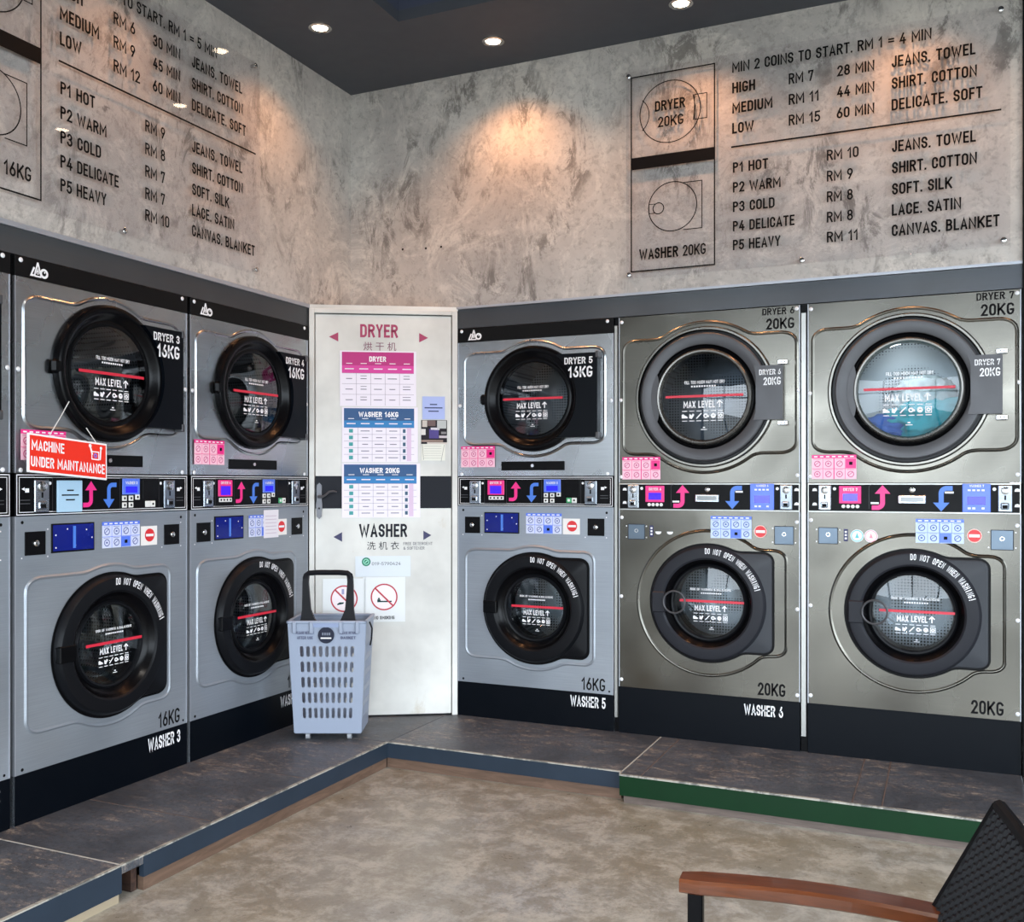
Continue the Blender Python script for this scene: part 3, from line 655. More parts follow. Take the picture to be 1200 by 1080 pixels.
def panel20(root, num):
    def f():
        b = MB(); b.box(0, Wm, -0.004, 0.02, 1.045, 1.170, M((176, 176, 172), 0.35, 0.7), 0.001); b.box(0.005, Wm-0.005, -0.0055, -0.003, 1.051, 1.164, BLK, 0.0005); return b
    p = part('p20', 'control_panel', root, f)
    for i, x in enumerate((0.046, 0.740)): part('coin20%d' % i, 'coin_slot', p, lambda x=x: coin(x, 1.054, x+0.053, 1.162, 0.0055))
    b = MB(); b.box(0.130, 0.220, -0.010, -0.005, 1.083, 1.158, PINK, 0.002); b.rect(0.146, 1.094, 0.206, 1.126, 0.0105, SCRM); b.text('DRYER %d' % num, 0.148, 0.206, 1.137, 0.012, 0.0105, WHT, 0.02)
    b.build('dryer_display', p, 'magenta dryer display')
    b = MB(); b.box(0.610, 0.714, -0.010, -0.005, 1.052, 1.168, BSCR, 0.002); b.rect(0.628, 1.082, 0.696, 1.116, 0.0105, SCRB); b.text('WASHER %d' % num, 0.636, 0.690, 1.154, 0.010, 0.0105, WHT, 0.02)
    for q in range(4): b.rect(0.630+q*0.017, 1.138, 0.641+q*0.017, 1.145, 0.0105, KEYW)
    for q in (0, 1, 3): b.rect(0.630+q*0.017, 1.064, 0.641+q*0.017, 1.072, 0.0105, KEYW)
    b.build('washer_display', p, 'blue washer display')
    def keys():
        b = MB()
        for q in range(4): b.lathe(0.148+q*0.019, 1.071, [(0.008, 0.005), (0.008, 0.008), (0.006, 0.0095), (0.0001, 0.0095)], KEYW, 12)
        return b
    part('keys20', 'keypad', p, keys)
    def au(): b = MB(); arrow(b, 0.262, 1.056, 0.336, 1.162, PINK, True, 0.0060); b.rect(0.258, 1.082, 0.290, 1.090, 0.0064, WHT); return b
    def ad(): b = MB(); arrow(b, 0.500, 1.054, 0.574, 1.160, LBLUE, False, 0.0060); b.rect(0.545, 1.128, 0.578, 1.136, 0.0064, WHT); return b
    part('au20', 'up_arrow', p, au, 'pink upward arrow'); part('ad20', 'down_arrow', p, ad, 'blue downward arrow')
    def dr():
        b = MB(); b.box(0.366, 0.474, -0.022, -0.005, 1.084, 1.120, COINM, 0.003); b.box(0.376, 0.464, -0.0225, -0.0215, 1.094, 1.112, M((120, 122, 122), 0.3, 0.8))
        b.lathe(0.42, 1.142, [(0.012, 0.005), (0.012, 0.012), (0.009, 0.014), (0.0001, 0.014)], CHROME, 16); return b
    part('dr20', 'coin_return', p, dr)
    def pr():
        b = MB()
        for x in (0.030, 0.810):
            for z in (1.140, 1.078): b.poly([(x-0.010, z-0.004), (x+0.010, z-0.004), (x+0.008, z+0.006), (x, z+0.009), (x-0.008, z+0.006)], 0.006, WHT)
        for x in (0.112, 0.728): b.disc(x, 1.146, 0.007, 0.006, WHT, 12)
        b.ring(0.265, 1.150, 0.014, 0.0152, 0.006, GREYP, 12, 90, 180); b.line(0.251, 1.150, 0.251, 1.062, 0.0012, 0.006, GREYP)
        return b
    part('pr20', 'panel_print', p, pr)
    return p

def place(root, row, a):
    if row == 'R': root.location = (a, YR, G)
    else: root.location = (XL, a, G); root.rotation_euler = (0, 0, PI/2)

def dryer(row, a, kg, num, label, tone='black'):
    root = thing('dryer', label, 'dryer', group='stacked dryers'); place(root, row, a)
    root.location.z = G + (1.206 if kg == 16 else 1.172); dz = -(1.206 if kg == 16 else 1.172)
    steel = STEEL16 if kg == 16 else STEEL20
    cx, cz = (0.412, 1.583) if kg == 16 else (0.404, 1.560)
    z0, z1 = (1.206, 1.878) if kg == 16 else (1.172, 1.947)
    K = 'd%d' % kg
    ps = []
    ps.append(part(K+'shell', 'cabinet', root, lambda: shell(z0, 1.95, steel)))
    em = (0.278, (0.040, 0.776, 1.366, 1.815)) if kg == 16 else (0.338, (0.025, 0.806, 1.308, 1.830))
    ps.append(part(K+'face', 'front_panel', root, lambda: front_plate(cx, cz, 0.215 if kg == 16 else 0.232, em, (0.0, Wm, z0, z1), steel)))
    if kg == 16:
        def strip():
            b = MB(); b.box(0, Wm, -0.003, 0.03, 1.879, 1.949, M((16, 16, 17), 0.4, name='black_top_strip'), 0.001); return b
        s = part('strip', 'top_strip', root, strip); ps.append(s)
        def eb(): b = MB(); emblem(b, 0.058, 1.888, 0.052, 0.0036); b.mats; return b
        part('emb', 'emblem', s, eb)
        ps.append(part('scr16d', 'screws', root, lambda: screws([(0.022, 1.935), (Wm-0.03, 1.935), (0.022, 1.215), (Wm-0.03, 1.215), (0.012, 1.560), (Wm-0.012, 1.560)], 0.002)))
        def slot():
            b = MB(); b.box(0.242, 0.577, -0.004, 0.001, 1.233, 1.277, BLK, 0.001); b.lathe(0.41, 1.256, [(0.009, 0.004), (0.008, 0.008), (0.0001, 0.008)], CHROME, 14); return b
        ps.append(part('lint', 'lint_drawer', root, slot))
        pk = (0.020, 1.250, 0.208, 1.355)
    else:
        ps.append(part('scr20d', 'screws', root, lambda: screws([(0.014, 1.925), (Wm-0.014, 1.932), (0.010, 1.56), (Wm-0.010, 1.575), (0.012, 1.20), (Wm-0.012, 1.205)], 0.0)))
        pk = (0.018, 1.188, 0.201, 1.292)
    ps.append(part(K+'pink', 'instruction_sticker', root, lambda: sticker(*pk, PINK, M((246, 196, 212), 0.5, name='pink_sticker'), M((206, 96, 140), 0.5, name='pink_glyph'), 0.0052, (3, 1)), 'pink instruction sticker'))
    # drum
    def drum():
        b = MB(); rr = 0.30 if kg == 16 else 0.33; h = 0.214 if kg == 16 else 0.231
        b.lathe(cx, cz, [(h, -0.03), (rr, -0.05), (rr, -0.60), (0.0001, -0.62)], PERF, 64, [M((70, 72, 75), 0.4, 0.6), PERF, PERF])
        for k3 in range(3):
            a3 = math.radians(90+120*k3); x, z = cx+(rr-0.03)*math.cos(a3), cz+(rr-0.03)*math.sin(a3)
            b.box(x-0.03, x+0.03, 0.08, 0.58, z-0.02, z+0.02, M((110, 112, 115), 0.35, 0.8), 0.01)
        return b
    ps.append(part(K+'drum', 'drum', root, drum))
    if kg == 16:
        def ring():
            b = MB()
            b.lathe(cx, cz, [(0.259, 0.003), (0.258, 0.016), (0.253, 0.026), (0.244, 0.030), (0.232, 0.030), (0.222, 0.024), (0.212, 0.010), (0.200, 0.003), (0.190, 0.006), (0.182, 0.004), (0.177, -0.006), (0.180, -0.03)], BLACK, 96)
            b.box(cx-0.278, cx-0.235, -0.030, -0.006, cz-0.024, cz+0.028, BLACK, 0.010); return b
        d = part('ring16', 'door', root, ring)
        def hc():
            b = MB(); n = 24; vs = []; 
            pts = [(0.548, 1.387), (0.757, 1.387), (0.745, 1.787), (0.548, 1.787)]
            arc = [(cx+0.240*math.cos(t), cz+0.240*math.sin(t)) for t in [math.radians(54-108*i/20) for i in range(21)]]
            pp = [(0.757, 1.389), (0.757, 1.787), (0.545, 1.787)] + arc + [(0.545, 1.389)]
            b.poly(pp, 0.044, NAVY); m_ = len(pp)
            for i in range(m_):
                p, q = pp[i], pp[(i+1) % m_]; b.quad((p[0], -0.044, p[1]), (q[0], -0.044, q[1]), (q[0], -0.003, q[1]), (p[0], -0.003, p[1]), NAVY)
            for z in (1.778, 1.396): b.box(0.747, 0.764, -0.046, -0.004, z-0.016, z+0.016, GREYP, 0.003)
            return b
        part('hinge16', 'hinge_cover', d, hc)
        b = MB(); b.text('DRYER %d' % num, 0.592, 0.734, 1.736, 0.032, 0.0448, WHT, 0.022); b.text('16KG', 0.610, 0.734, 1.672, 0.052, 0.0448, WHT, 0.022)
        b.build('lettering', d)
        part('gl16', 'door_glass', d, lambda: MB().lathe(cx, cz, [(0.1785, 0.004), (0.12, 0.009), (0.06, 0.012), (0.0002, 0.013)], GLASSD, 64), sharp=80)
        part('mp16', 'glass_print', d, lambda: maxprint(cx+0.002, cz, 0.165, 0.0145, False))
    else:
        def seat():
            b = MB(); b.lathe(cx, cz, [(0.320, 0.003), (0.320, 0.012), (0.314, 0.020), (0.306, 0.020), (0.302, 0.012), (0.301, 0.006), (0.232, 0.005), (0.232, -0.03)], BLK, 96, [M((120, 118, 112), 0.28, 1.0, name='rim_steel')]*4+[BLACK]*3)
            return b
        ps.append(part('seat20', 'door_rim', root, seat, 'chrome rim'))
        def ring():
            b = MB()
            prof = [(0.290, 0.006), (0.290, 0.024), (0.284, 0.029), (0.242, 0.030), (0.237, 0.027), (0.231, 0.012), (0.222, 0.008), (0.219, 0.009), (0.216, 0.028), (0.210, 0.034), (0.203, 0.033), (0.199, 0.024), (0.195, 0.016), (0.197, -0.02)]
            b.lathe(cx, cz, prof, GREYP, 96, [GREYP]*4+[BLACK]*3+[RIM]*6)
            arc = [(cx+0.240*math.cos(math.radians(t)), cz+0.240*math.sin(math.radians(t))) for t in range(152, 209, 4)]
            b.poly(arc+[(cx-0.212+0.012*math.cos(math.radians(t)), cz+0.107*math.sin(math.radians(t))) for t in range(-80, 81, 16)], 0.0305, GREYP)
            return b
        d = part('ring20', 'door', root, ring)
        def hc():
            b = MB(); arc = [(cx+0.250*math.cos(t), cz+0.250*math.sin(t)) for t in [math.radians(28.5-57*i/12) for i in range(13)]]
            pp = [(0.756, 1.449), (0.756, 1.687), (0.700, 1.687), (0.64, 1.684)] + arc + [(0.64, 1.449)]
            pp = [(0.756, 1.449), (0.756, 1.687)] + [(0.630, 1.687)] + [(0.640, 1.449+0.238*(1-i/6)) for i in range(1, 6)] + [(0.630, 1.449)]
            b.poly(pp, 0.038, GREYP); m_ = len(pp)
            for i in range(m_):
                p, q = pp[i], pp[(i+1) % m_]; b.quad((p[0], -0.038, p[1]), (q[0], -0.038, q[1]), (q[0], -0.006, q[1]), (p[0], -0.006, p[1]), GREYP)
            return b
        part('hinge20', 'hinge_cover', d, hc)
        def hg():
            b = MB()
            for z in (1.700, 1.434): b.box(0.732, 0.776, -0.030, -0.004, z-0.010, z+0.010, CHROME, 0.003); b.box(0.745, 0.750, -0.031, -0.029, z-0.004, z+0.004, INK); b.box(0.760, 0.765, -0.031, -0.029, z-0.004, z+0.004, INK)
            return b
        part('hg20', 'hinge', d, hg, 'chrome hinges')
        b = MB(); b.text('DRYER %d' % num, 0.655, 0.748, 1.645, 0.024, 0.0385, WHT, 0.02); b.text('20KG', 0.672, 0.748, 1.600, 0.034, 0.0385, WHT, 0.02)
        b.build('lettering', d)
        part('gl20%d' % (num == 7), 'door_glass', d, lambda: MB().lathe(cx, cz, [(0.197, 0.016), (0.13, 0.023), (0.07, 0.027), (0.0002, 0.028)], GLASS7 if num == 7 else GLASSD, 64), sharp=80)
        part('mp20', 'glass_print', d, lambda: maxprint(cx+0.004, cz+0.004, 0.185, 0.0295, False))
        b = MB(); b.text('DRYER %d' % num, 0.662, 0.800, 1.912, 0.030, 0.0008, INK, 0.02); b.text('20KG', 0.676, 0.800, 1.848, 0.048, 0.0008, INK, 0.02)
        ps.append(b.build('lettering', root))
    ps.append(d)
    for p in ps: p.location.z = dz
    return root

STOPR = M((214, 44, 50), 0.4, name='stop_red'); DISPB = mat_worn('dark_blue_window', (18, 30, 120), (60, 90, 200), 0.12, 0.60, 14)
def washer(row, a, kg, num, label, notice=False, extra=None, title=True):
    root = thing('washer', label, 'washer', group='front load washers'); place(root, row, a)
    steel = SILVER if kg == 16 else STEEL20; K = 'w%d' % kg
    cx, cz = (0.418, 0.560) if kg == 16 else (0.421, 0.628)
    bt = 0.171 if kg == 16 else 0.216; top = 1.056 if kg == 16 else 1.045
    part(K+'shell', 'cabinet', root, lambda: shell(0.0, top, steel))
    em = (0.298, (0.048, 0.722, 0.305, 0.836)) if kg == 16 else (0.324, (0.41, 0.762, 0.410, 0.870))
    part(K+'face', 'front_panel', root, lambda: front_plate(cx, cz, 0.200, em, (0.0, Wm, bt, top), steel))
    part(K+'pl', 'plinth_panel', root, lambda: MB().box(0, Wm, -0.001, 0.02, 0.0, bt, NAVY, 0.0005), 'navy black lower panel')
    if kg == 16: part('scrw16', 'screws', root, lambda: MB().disc(0.03, 1.035, 0.006, 0.0006, INK, 10).disc(Wm-0.035, 1.030, 0.006, 0.0006, INK, 10).disc(0.030, 0.186, 0.006, 0.0006, INK, 10).disc(Wm-0.022, 0.186, 0.005, 0.0006, INK, 10))
    else: part('scrw20', 'screws', root, lambda: screws([(0.014, 1.010), (Wm-0.014, 1.000), (0.012, 0.640), (Wm-0.012, 0.620), (0.012, 0.250), (Wm-0.012, 0.245), (0.014, 0.190), (Wm-0.014, 0.180)][:8 if num == 7 else 6]))
    (panel16(root, num, notice) if kg == 16 else panel20(root, num))
    # lettering
    b = MB()
    if kg == 16: b.text('16KG', 0.662, 0.782, 0.184, 0.060, 0.0008, INK, 0.01); zz = (0.606, 0.784, 0.102, 0.052)
    else: b.text('20KG', 0.640, 0.762, 0.232, 0.056, 0.0008, INK, 0.02); zz = (0.582, 0.752, 0.140, 0.048)
    if title: b.text('WASHER %d' % num, zz[0], zz[1], zz[2], zz[3], 0.0018, WHT, 0.018)
    b.build('lettering', root)
    # locks, detergent window, stickers
    if kg == 16:
        def lock(x0, x1):
            b = MB(); b.box(x0, x1, -0.003, 0.001, 0.920, 1.002, BLK, 0.0008); c = (x0+x1)/2; b.lathe(c, 0.961, [(0.012, 0.003), (0.011, 0.009), (0.008, 0.011), (0.0001, 0.011)], CHROME, 16)
            for (x, z) in ((x0-0.012, 0.912), (x1+0.010, 0.912), (x1+0.010, 1.008)): b.disc(x, z, 0.003, 0.0005, WHT, 8)
            return b
        part('lk1', 'lock_plate', root, lambda: lock(0.040, 0.124)); part('lk2', 'lock_plate', root, lambda: lock(0.694, 0.778))
        def dw():
            b = MB(); b.box(0.148, 0.338, -0.004, 0.001, 0.922, 1.026, BLK, 0.001); b.rect(0.153, 0.928, 0.333, 1.021, 0.0045, DISPB)
            for (x, z) in ((0.165, 0.985), (0.165, 0.94), (0.215, 1.005), (0.25, 0.945), (0.30, 1.0), (0.325, 0.97)): b.disc(x, z, 0.003, 0.005, WHT, 8)
            b.box(0.240, 0.252, -0.0052, -0.0042, 0.935, 1.015, LBLUE); return b
        part('dw', 'detergent_window', root, dw, 'dark blue window')
        part('stk16', 'instruction_sticker', root, lambda: sticker(0.375, 0.925, 0.562, 1.024, BSCR, M((208, 214, 238), 0.5, name='blue_sticker'), M((90, 100, 160), 0.5, name='blue_glyph'), 0.002, (2, 0)), 'blue instruction sticker')
        def stop():
            b = MB(); b.rect(0.568, 0.924, 0.655, 1.000, 0.0012, M((232, 228, 224), 0.5)); b.disc(0.615, 0.964, 0.026, 0.0016, STOPR, 18); b.rect(0.595, 0.959, 0.635, 0.969, 0.002, WHT); return b
        part('stop16', 'stop_sticker', root, stop, 'red stop sticker')
        if extra == 'paper':
            b = MB(); b.rect(0.480, 0.915, 0.590, 1.045, 0.0028, M((226, 222, 228), 0.6))
            for q in range(6): b.rect(0.492, 0.935+q*0.016, 0.575, 0.938+q*0.016, 0.0032, M((196, 180, 196), 0.6))
            b.build('paper_notice', root, 'white paper over the blue sticker')
    else:
        def lock(x0, x1, z0, z1):
            b = MB(); b.box(x0, x1, -0.002, 0.001, z0, z1, M((96, 108, 120), 0.35, 0.8), 0.001); b.frame(x0, z0, x1, z1, 0.003, 0.0026, DGREY)
            b.ring((x0+x1)/2, (z0+z1)/2+0.005, 0.006, 0.009, 0.0026, CHROME, 14)
            for s_ in (z0+0.01, z1-0.01): b.disc(x0-0.007, s_, 0.003, 0.0006, WHT, 8); b.disc(x1+0.007, s_, 0.003, 0.0006, WHT, 8)
            return b
        part('lk3', 'lock_plate', root, lambda: lock(0.044, 0.126, 0.908, 0.980)); part('lk4', 'lock_plate', root, lambda: lock(0.714, 0.798, 0.900, 0.982))
        part('stk20', 'instruction_sticker', root, lambda: sticker(0.434, 0.923, 0.616, 1.022, BSCR, M((196, 212, 240), 0.5, name='blue_sticker_20'), M((80, 100, 170), 0.5, name='blue_glyph_20'), 0.0052, (2, 0)), 'blue instruction sticker')
        def stop(): b = MB(); b.disc(0.655, 0.956, 0.028, 0.0048, M((240, 200, 190), 0.5), 20); b.disc(0.655, 0.956, 0.025, 0.0052, STOPR, 20); b.rect(0.635, 0.950, 0.675, 0.962, 0.0056, WHT); return b
        part('stop20', 'stop_sticker', root, stop, 'round red stop sticker')
        b = MB(); b.rect(0.149, 0.922, 0.166, 0.974, 0.001, M((30, 30, 84), 0.5))
        for q in range(3): b.rect(0.153, 0.930+q*0.014, 0.162, 0.938+q*0.014, 0.0014, WHT)
        if num == 7:
            for (x, c) in ((0.203, M((90, 190, 196), 0.5)), (0.259, M((226, 150, 164), 0.5))):
                b.disc(x, 0.946, 0.027, 0.001, WHT, 20); b.ring(x, 0.946, 0.021, 0.0245, 0.0014, c, 20); b.poly([(x-0.008, 0.937), (x+0.008, 0.937), (x+0.003, 0.950), (x, 0.960), (x-0.003, 0.950)], 0.0014, c)
        else:
            for x in (0.190, 0.245): b.poly([(x+0.014*math.cos(t), 0.944+0.010*math.sin(t)) for t in [math.radians(180+18*i) for i in range(11)]], 0.001, WHT); b.rect(x-0.014, 0.944, x+0.014, 0.947, 0.001, WHT)
        b.build('cup_stickers', root, 'small softener and detergent stickers')
    # drum and door
    def drum():
        b = MB(); b.lathe(cx, cz, [(0.20, -0.045), (0.172, -0.11), (0.166, -0.125), (0.162, -0.135), (0.168, -0.145), (0.27, -0.155), (0.27, -0.55), (0.0001, -0.58)], PERF, 64, [M((30, 30, 32), 0.5), CHROME, CHROME, CHROME, PERF, PERF, PERF])
        return b
    part(K+'drum', 'drum', root, drum)
    if kg == 16: hr, box = 0.266, (0.40, 0.696, 0.334, 0.803); R0 = 0.262; rm = SATIN; gr = 0.146
    else: hr, box = 0.262, (0.40, 0.706, 0.417, 0.858); R0 = 0.260; rm = DGREY; gr = 0.156
    ol = outline(cx, cz, hr, box, k=3)
    def door():
        b = MB()
        rings_mesh(b, [(offset(ol, 0.009), 0.0042), (offset(ol, 0.009), 0.0055), (circ(cx, cz, 0.195), 0.0055), (circ(cx, cz, 0.195), -0.02)], BLK)
        slab(b, cx, cz, ol, 0.20, 0.005, 0.014, rm if kg == 16 else M((62, 64, 68), 0.35, name='grey_hinge_side'), 0.008)
        p = [(R0+0.002, 0.012), (R0-0.001, 0.022), (R0-0.010, 0.032), (R0-0.020, 0.034), (0.206, 0.034), (0.198, 0.028), (0.190, 0.012), (0.178, 0.002), (gr+0.020, -0.004), (gr+0.013, 0.004), (gr+0.005, 0.002), (gr, -0.012), (gr+0.002, -0.04)]
        mm = [rm]*5 + [BLACK]*3 + [SATIN]*4
        b.lathe(cx, cz, p, rm, 96, mm)
        if kg == 16: b.box(cx-0.262, cx-0.190, -0.037, -0.010, cz-0.032, cz+0.030, BLACK, 0.004)
        return b
    d = part(K+'door', 'door', root, door)
    if kg == 20:
        def hl():
            b = MB(); b.box(0.170, 0.232, -0.042, -0.020, cz-0.048, cz+0.046, DGREY, 0.004)
            b.tube([(0.276+0.050*math.cos(2*PI*i/32), -0.046, cz+0.002+0.050*math.sin(2*PI*i/32)) for i in range(32)], 0.0045, GREYP, 8, True); return b
        part('hl20', 'door_handle', d, hl, 'grey pull ring on a square plate')
    part(K+'gl', 'door_glass', d, lambda: MB().lathe(cx, cz, [(gr+0.003, -0.006), (gr*0.7, -0.001), (gr*0.35, 0.002), (0.0002, 0.003)], GLASS, 64), sharp=80)
    part(K+'bowl', 'glass_bowl', d, lambda: MB().lathe(cx, cz, [(gr+0.002, -0.030), (gr*0.98, -0.06), (gr*0.9, -0.09), (gr*0.7, -0.12), (gr*0.4, -0.135), (0.0002, -0.14)], GLASS, 64), sharp=80)
    part(K+'mp', 'glass_print', d, lambda: maxprint(cx+0.016, cz+0.008, gr*0.98, 0.0045, True))
    part(K+'arc', 'lettering', d, lambda: MB().arctext('DO NOT OPEN WHEN WASHING!', cx, cz, R0-0.036, 92, 16, 0.026, 0.0350, WHT))
    return root

lab16 = 'black doored 16KG dryer lettered DRYER %d, %s'
dryer('L', 1.500, 16, 2, 'black doored dryer cut off by the left edge of the photo')
washer('L', 1.500, 16, 2, 'silver washer cut off by the left edge of the photo')
D3 = dryer('L', 2.342, 16, 3, lab16 % (3, 'behind the red maintenance sign'))
washer('L', 2.342, 16, 3, 'silver washer lettered WASHER 3 with a pale blue notice on its control panel', notice=True)
dryer('L', 3.184, 16, 4, lab16 % (4, 'left of the white door'))
washer('L', 3.184, 16, 4, 'silver washer partly hidden by the laundry basket with white paper over its sticker', extra='paper')
dryer('R', -2.260, 16, 5, lab16 % (5, 'right of the white door'))
washer('R', -2.260, 16, 5, 'silver washer lettered WASHER 5 right of the white door')
dryer('R', -1.410, 20, 6, 'stainless 20KG dryer lettered DRYER 6 with grey door ring')
washer('R', -1.410, 20, 6, 'stainless 20KG washer lettered WASHER 6')
D7 = dryer('R', -0.554, 20, 7, 'stainless 20KG dryer lettered DRYER 7 with laundry inside')
washer('R', -0.554, 20, 7, 'stainless 20KG washer below DRYER 7', title=False)

# laundry in the drum of dryer 7
def cloth(name, label, c, size, col, seed, parent_loc=(-0.554, YR, G)):
    bm = bmesh.new(); bmesh.ops.create_icosphere(bm, subdivisions=5, radius=1.0)
    for v in bm.verts:
        p = v.co.copy(); n = 0
        for k_, am in ((1.6, 0.30), (3.6, 0.16), (8.0, 0.07)): n += am*(1-abs(mnoise.noise(p*k_+Vector((seed*3.1, seed, 0)))))*1.6
        v.co = Vector((p.x*size[0], p.y*size[1], p.z*size[2]))*(0.62+n)
    me = bpy.data.meshes.new(name); bm.to_mesh(me); bm.free()
    for q in me.polygons: q.use_smooth = True
    me.materials.append(col); o = bpy.data.objects.new(name, me); COL.objects.link(o)
    o.location = (parent_loc[0]+c[0], parent_loc[1]+c[1], parent_loc[2]+c[2]); return tag(o, label, 'laundry', 'laundry in dryer 7')
cloth('towel', 'turquoise towel tumbled behind the door glass of DRYER 7', (0.50, 0.17, 1.430), (0.15, 0.10, 0.085), M((70, 190, 206), 0.9, name='turquoise_cloth'), 3)
cloth('shirt', 'white shirt heaped on the turquoise towel in DRYER 7', (0.46, 0.22, 1.545), (0.10, 0.08, 0.075), M((220, 230, 232), 0.9, name='white_cloth'), 8)
cloth('jeans', 'blue garment at the bottom of the drum of DRYER 7', (0.30, 0.20, 1.400), (0.12, 0.10, 0.055), M((70, 110, 190), 0.9, name='blue_cloth'), 5)
dl = bpy.data.lights.new('drum_fill', 'POINT'); dl.energy = 1.3; dl.color = (0.85, 0.95, 1.0); dl.shadow_soft_size = 0.03  # added fill light inside the drum to brighten the laundry, no lamp fitting
do = bpy.data.objects.new('drum_fill', dl); do.location = (-0.554+0.35, YR+0.06, G+1.76); COL.objects.link(do)

# ------------------------------------------------------------------ hanging maintenance sign
sg = thing('hanging_sign', 'red MACHINE UNDER MAINTANANCE sign hanging from DRYER 3 on strings', 'sign', (XL, 2.342, G), PI/2)
SR = M((228, 44, 24), 0.35, name='sign_red')
b = MB(); b.box(-0.172, 0.172, -0.004, 0.004, -0.068, 0.068, WHT, 0.002); b.rect(-0.165, -0.061, 0.165, 0.061, 0.0045, SR)
b.text('MACHINE', -0.158, -0.022, 0.010, 0.036, 0.005, WHT, 0.022); b.text('UNDER MAINTANANCE', -0.160, 0.160, -0.047, 0.036, 0.005, WHT, 0.022)
b.frame(0.098, 0.002, 0.134, 0.034, 0.004, 0.005, WHT); b.line(0.092, 0.052, 0.102, 0.020, 0.007, 0.0052, WHT); b.line(0.142, 0.050, 0.138, 0.004, 0.006, 0.0052, WHT); b.disc(0.092, 0.052, 0.007, 0.0053, WHT, 10); b.disc(0.142, 0.048, 0.006, 0.0053, WHT, 10); b.ring(0.116, 0.018, 0.004, 0.008, 0.0053, BSCR, 10)
bd = b.build('board', sg); bd.location = (0.188, -0.040, 1.262); bd.rotation_euler = (math.radians(-5), math.radians(4.5), 0)
STR = M((214, 214, 210), 0.5, name='string')
for pts in ([(0.100, -0.047, 1.334), (0.150, -0.042, 1.40), (0.196, -0.034, 1.462)], [(0.306, -0.047, 1.318), (0.286, -0.043, 1.345), (0.272, -0.034, 1.372)]):
    MB().tube(pts, 0.0016, STR, 6).build('string', sg)

# ------------------------------------------------------------------ corner door
DW = 0.740
dr = thing('door_1', 'white metal corner door with black band', 'door', (-2.898, 4.018, G), math.radians(30.45)); dr['kind'] = 'structure'
DH = 2.040
b = MB(); b.box(0.0, 0.026, -0.004, 0.05, 0, DH, DOORW, 0.002); b.box(DW-0.030, DW-0.002, -0.004, 0.05, 0, DH, DOORW, 0.002); b.box(0.026, DW-0.030, -0.004, 0.05, DH-0.022, DH, DOORW, 0.002)
b.build('door_frame', dr)
lf = MB().box(0.030, DW-0.034, 0.002, 0.040, 0.008, DH-0.027, DOORW, 0.002).build('door_leaf', dr)
MB().box(0.0305, DW-0.0345, 0.0008, 0.003, 1.044, 1.206, M((20, 22, 30), 0.4, name='black_band')).build('black_band', dr, 'black horizontal band')
b = MB(); MG = M((158, 40, 84), 0.45, name='maroon_vinyl'); NV = M((30, 26, 78), 0.45, name='navy_vinyl'); DV = M((30, 30, 40), 0.45, name='dark_vinyl')
b.text('DRYER', 0.251, 0.440, 1.900, 0.066, -0.0010, MG, 0.03); b.text('烘 干 机', 0.268, 0.430, 1.838, 0.042, -0.001, M((120, 60, 84), 0.45), 0.0, True)
b.poly([(0.097, 1.900), (0.143, 1.877), (0.143, 1.923)], -0.001, MG); b.poly([(0.590, 1.902), (0.545, 1.879), (0.545, 1.926)], -0.001, MG)
b.text('WASHER', 0.245, 0.486, 0.900, 0.066, -0.001, DV, 0.03); b.text('洗 机 衣', 0.285, 0.445, 0.840, 0.040, -0.001, DV, 0.0, True)
b.text('FREE DETERGENT', 0.466, 0.612, 0.859, 0.015, -0.001, M((90, 90, 96), 0.5), 0.0); b.text('& SOFTENER', 0.466, 0.572, 0.836, 0.015, -0.001, M((90, 90, 96), 0.5), 0.0)
b.poly([(0.119, 0.902), (0.162, 0.878), (0.162, 0.926)], -0.001, NV); b.poly([(0.606, 0.908), (0.566, 0.884), (0.566, 0.931)], -0.001, NV)
b.build('lettering', dr)
HM = M((92, 92, 96), 0.38, 0.6, name='brushed_handle')
b = MB(); hp = [(0.050, 1.172, 0.001), (0.062, 1.160, 0), (0.063, 1.145, 0), (0.062, 1.09, 0), (0.066, 1.06, 0), (0.062, 1.02, 0), (0.062, 1.004, 0), (0.050, 0.992, 0), (0.038, 1.004, 0), (0.038, 1.02, 0), (0.034, 1.06, 0), (0.038, 1.09, 0), (0.037, 1.145, 0), (0.038, 1.160, 0)]
pts = [(x, z) for x, z, _ in hp]; b.poly(pts, 0.010, HM)
for i in range(len(pts)):
    p, q = pts[i], pts[(i+1) % len(pts)]; b.quad((p[0], -0.010, p[1]), (q[0], -0.010, q[1]), (q[0], 0.001, q[1]), (p[0], 0.001, p[1]), HM)
b.tube([(0.050, -0.008, 1.104), (0.050, -0.045, 1.104), (0.068, -0.050, 1.103), (0.085, -0.050, 1.112), (0.102, -0.050, 1.128), (0.122, -0.050, 1.131), (0.140, -0.050, 1.126)], [0.008, 0.007, 0.006, 0.005, 0.0055, 0.005, 0.003], HM, 8)
b.disc(0.050, 1.045, 0.005, 0.0105, INK, 10)
b.build('door_handle', dr, 'ornate grey lever handle')
# small triangular infill above the door, and closet behind
struct('trim_7', MB().add([(-2.9, 4.02, G+DH), (-2.26, 4.395, G+DH), (-2.9, 4.395, G+DH), (-2.9, 4.02, TOPW), (-2.26, 4.395, TOPW), (-2.9, 4.395, TOPW)], [(0, 1, 2), (3, 4, 5), (0, 1, 4, 3), (1, 2, 5, 4), (2, 0, 3, 5)], DOORW))

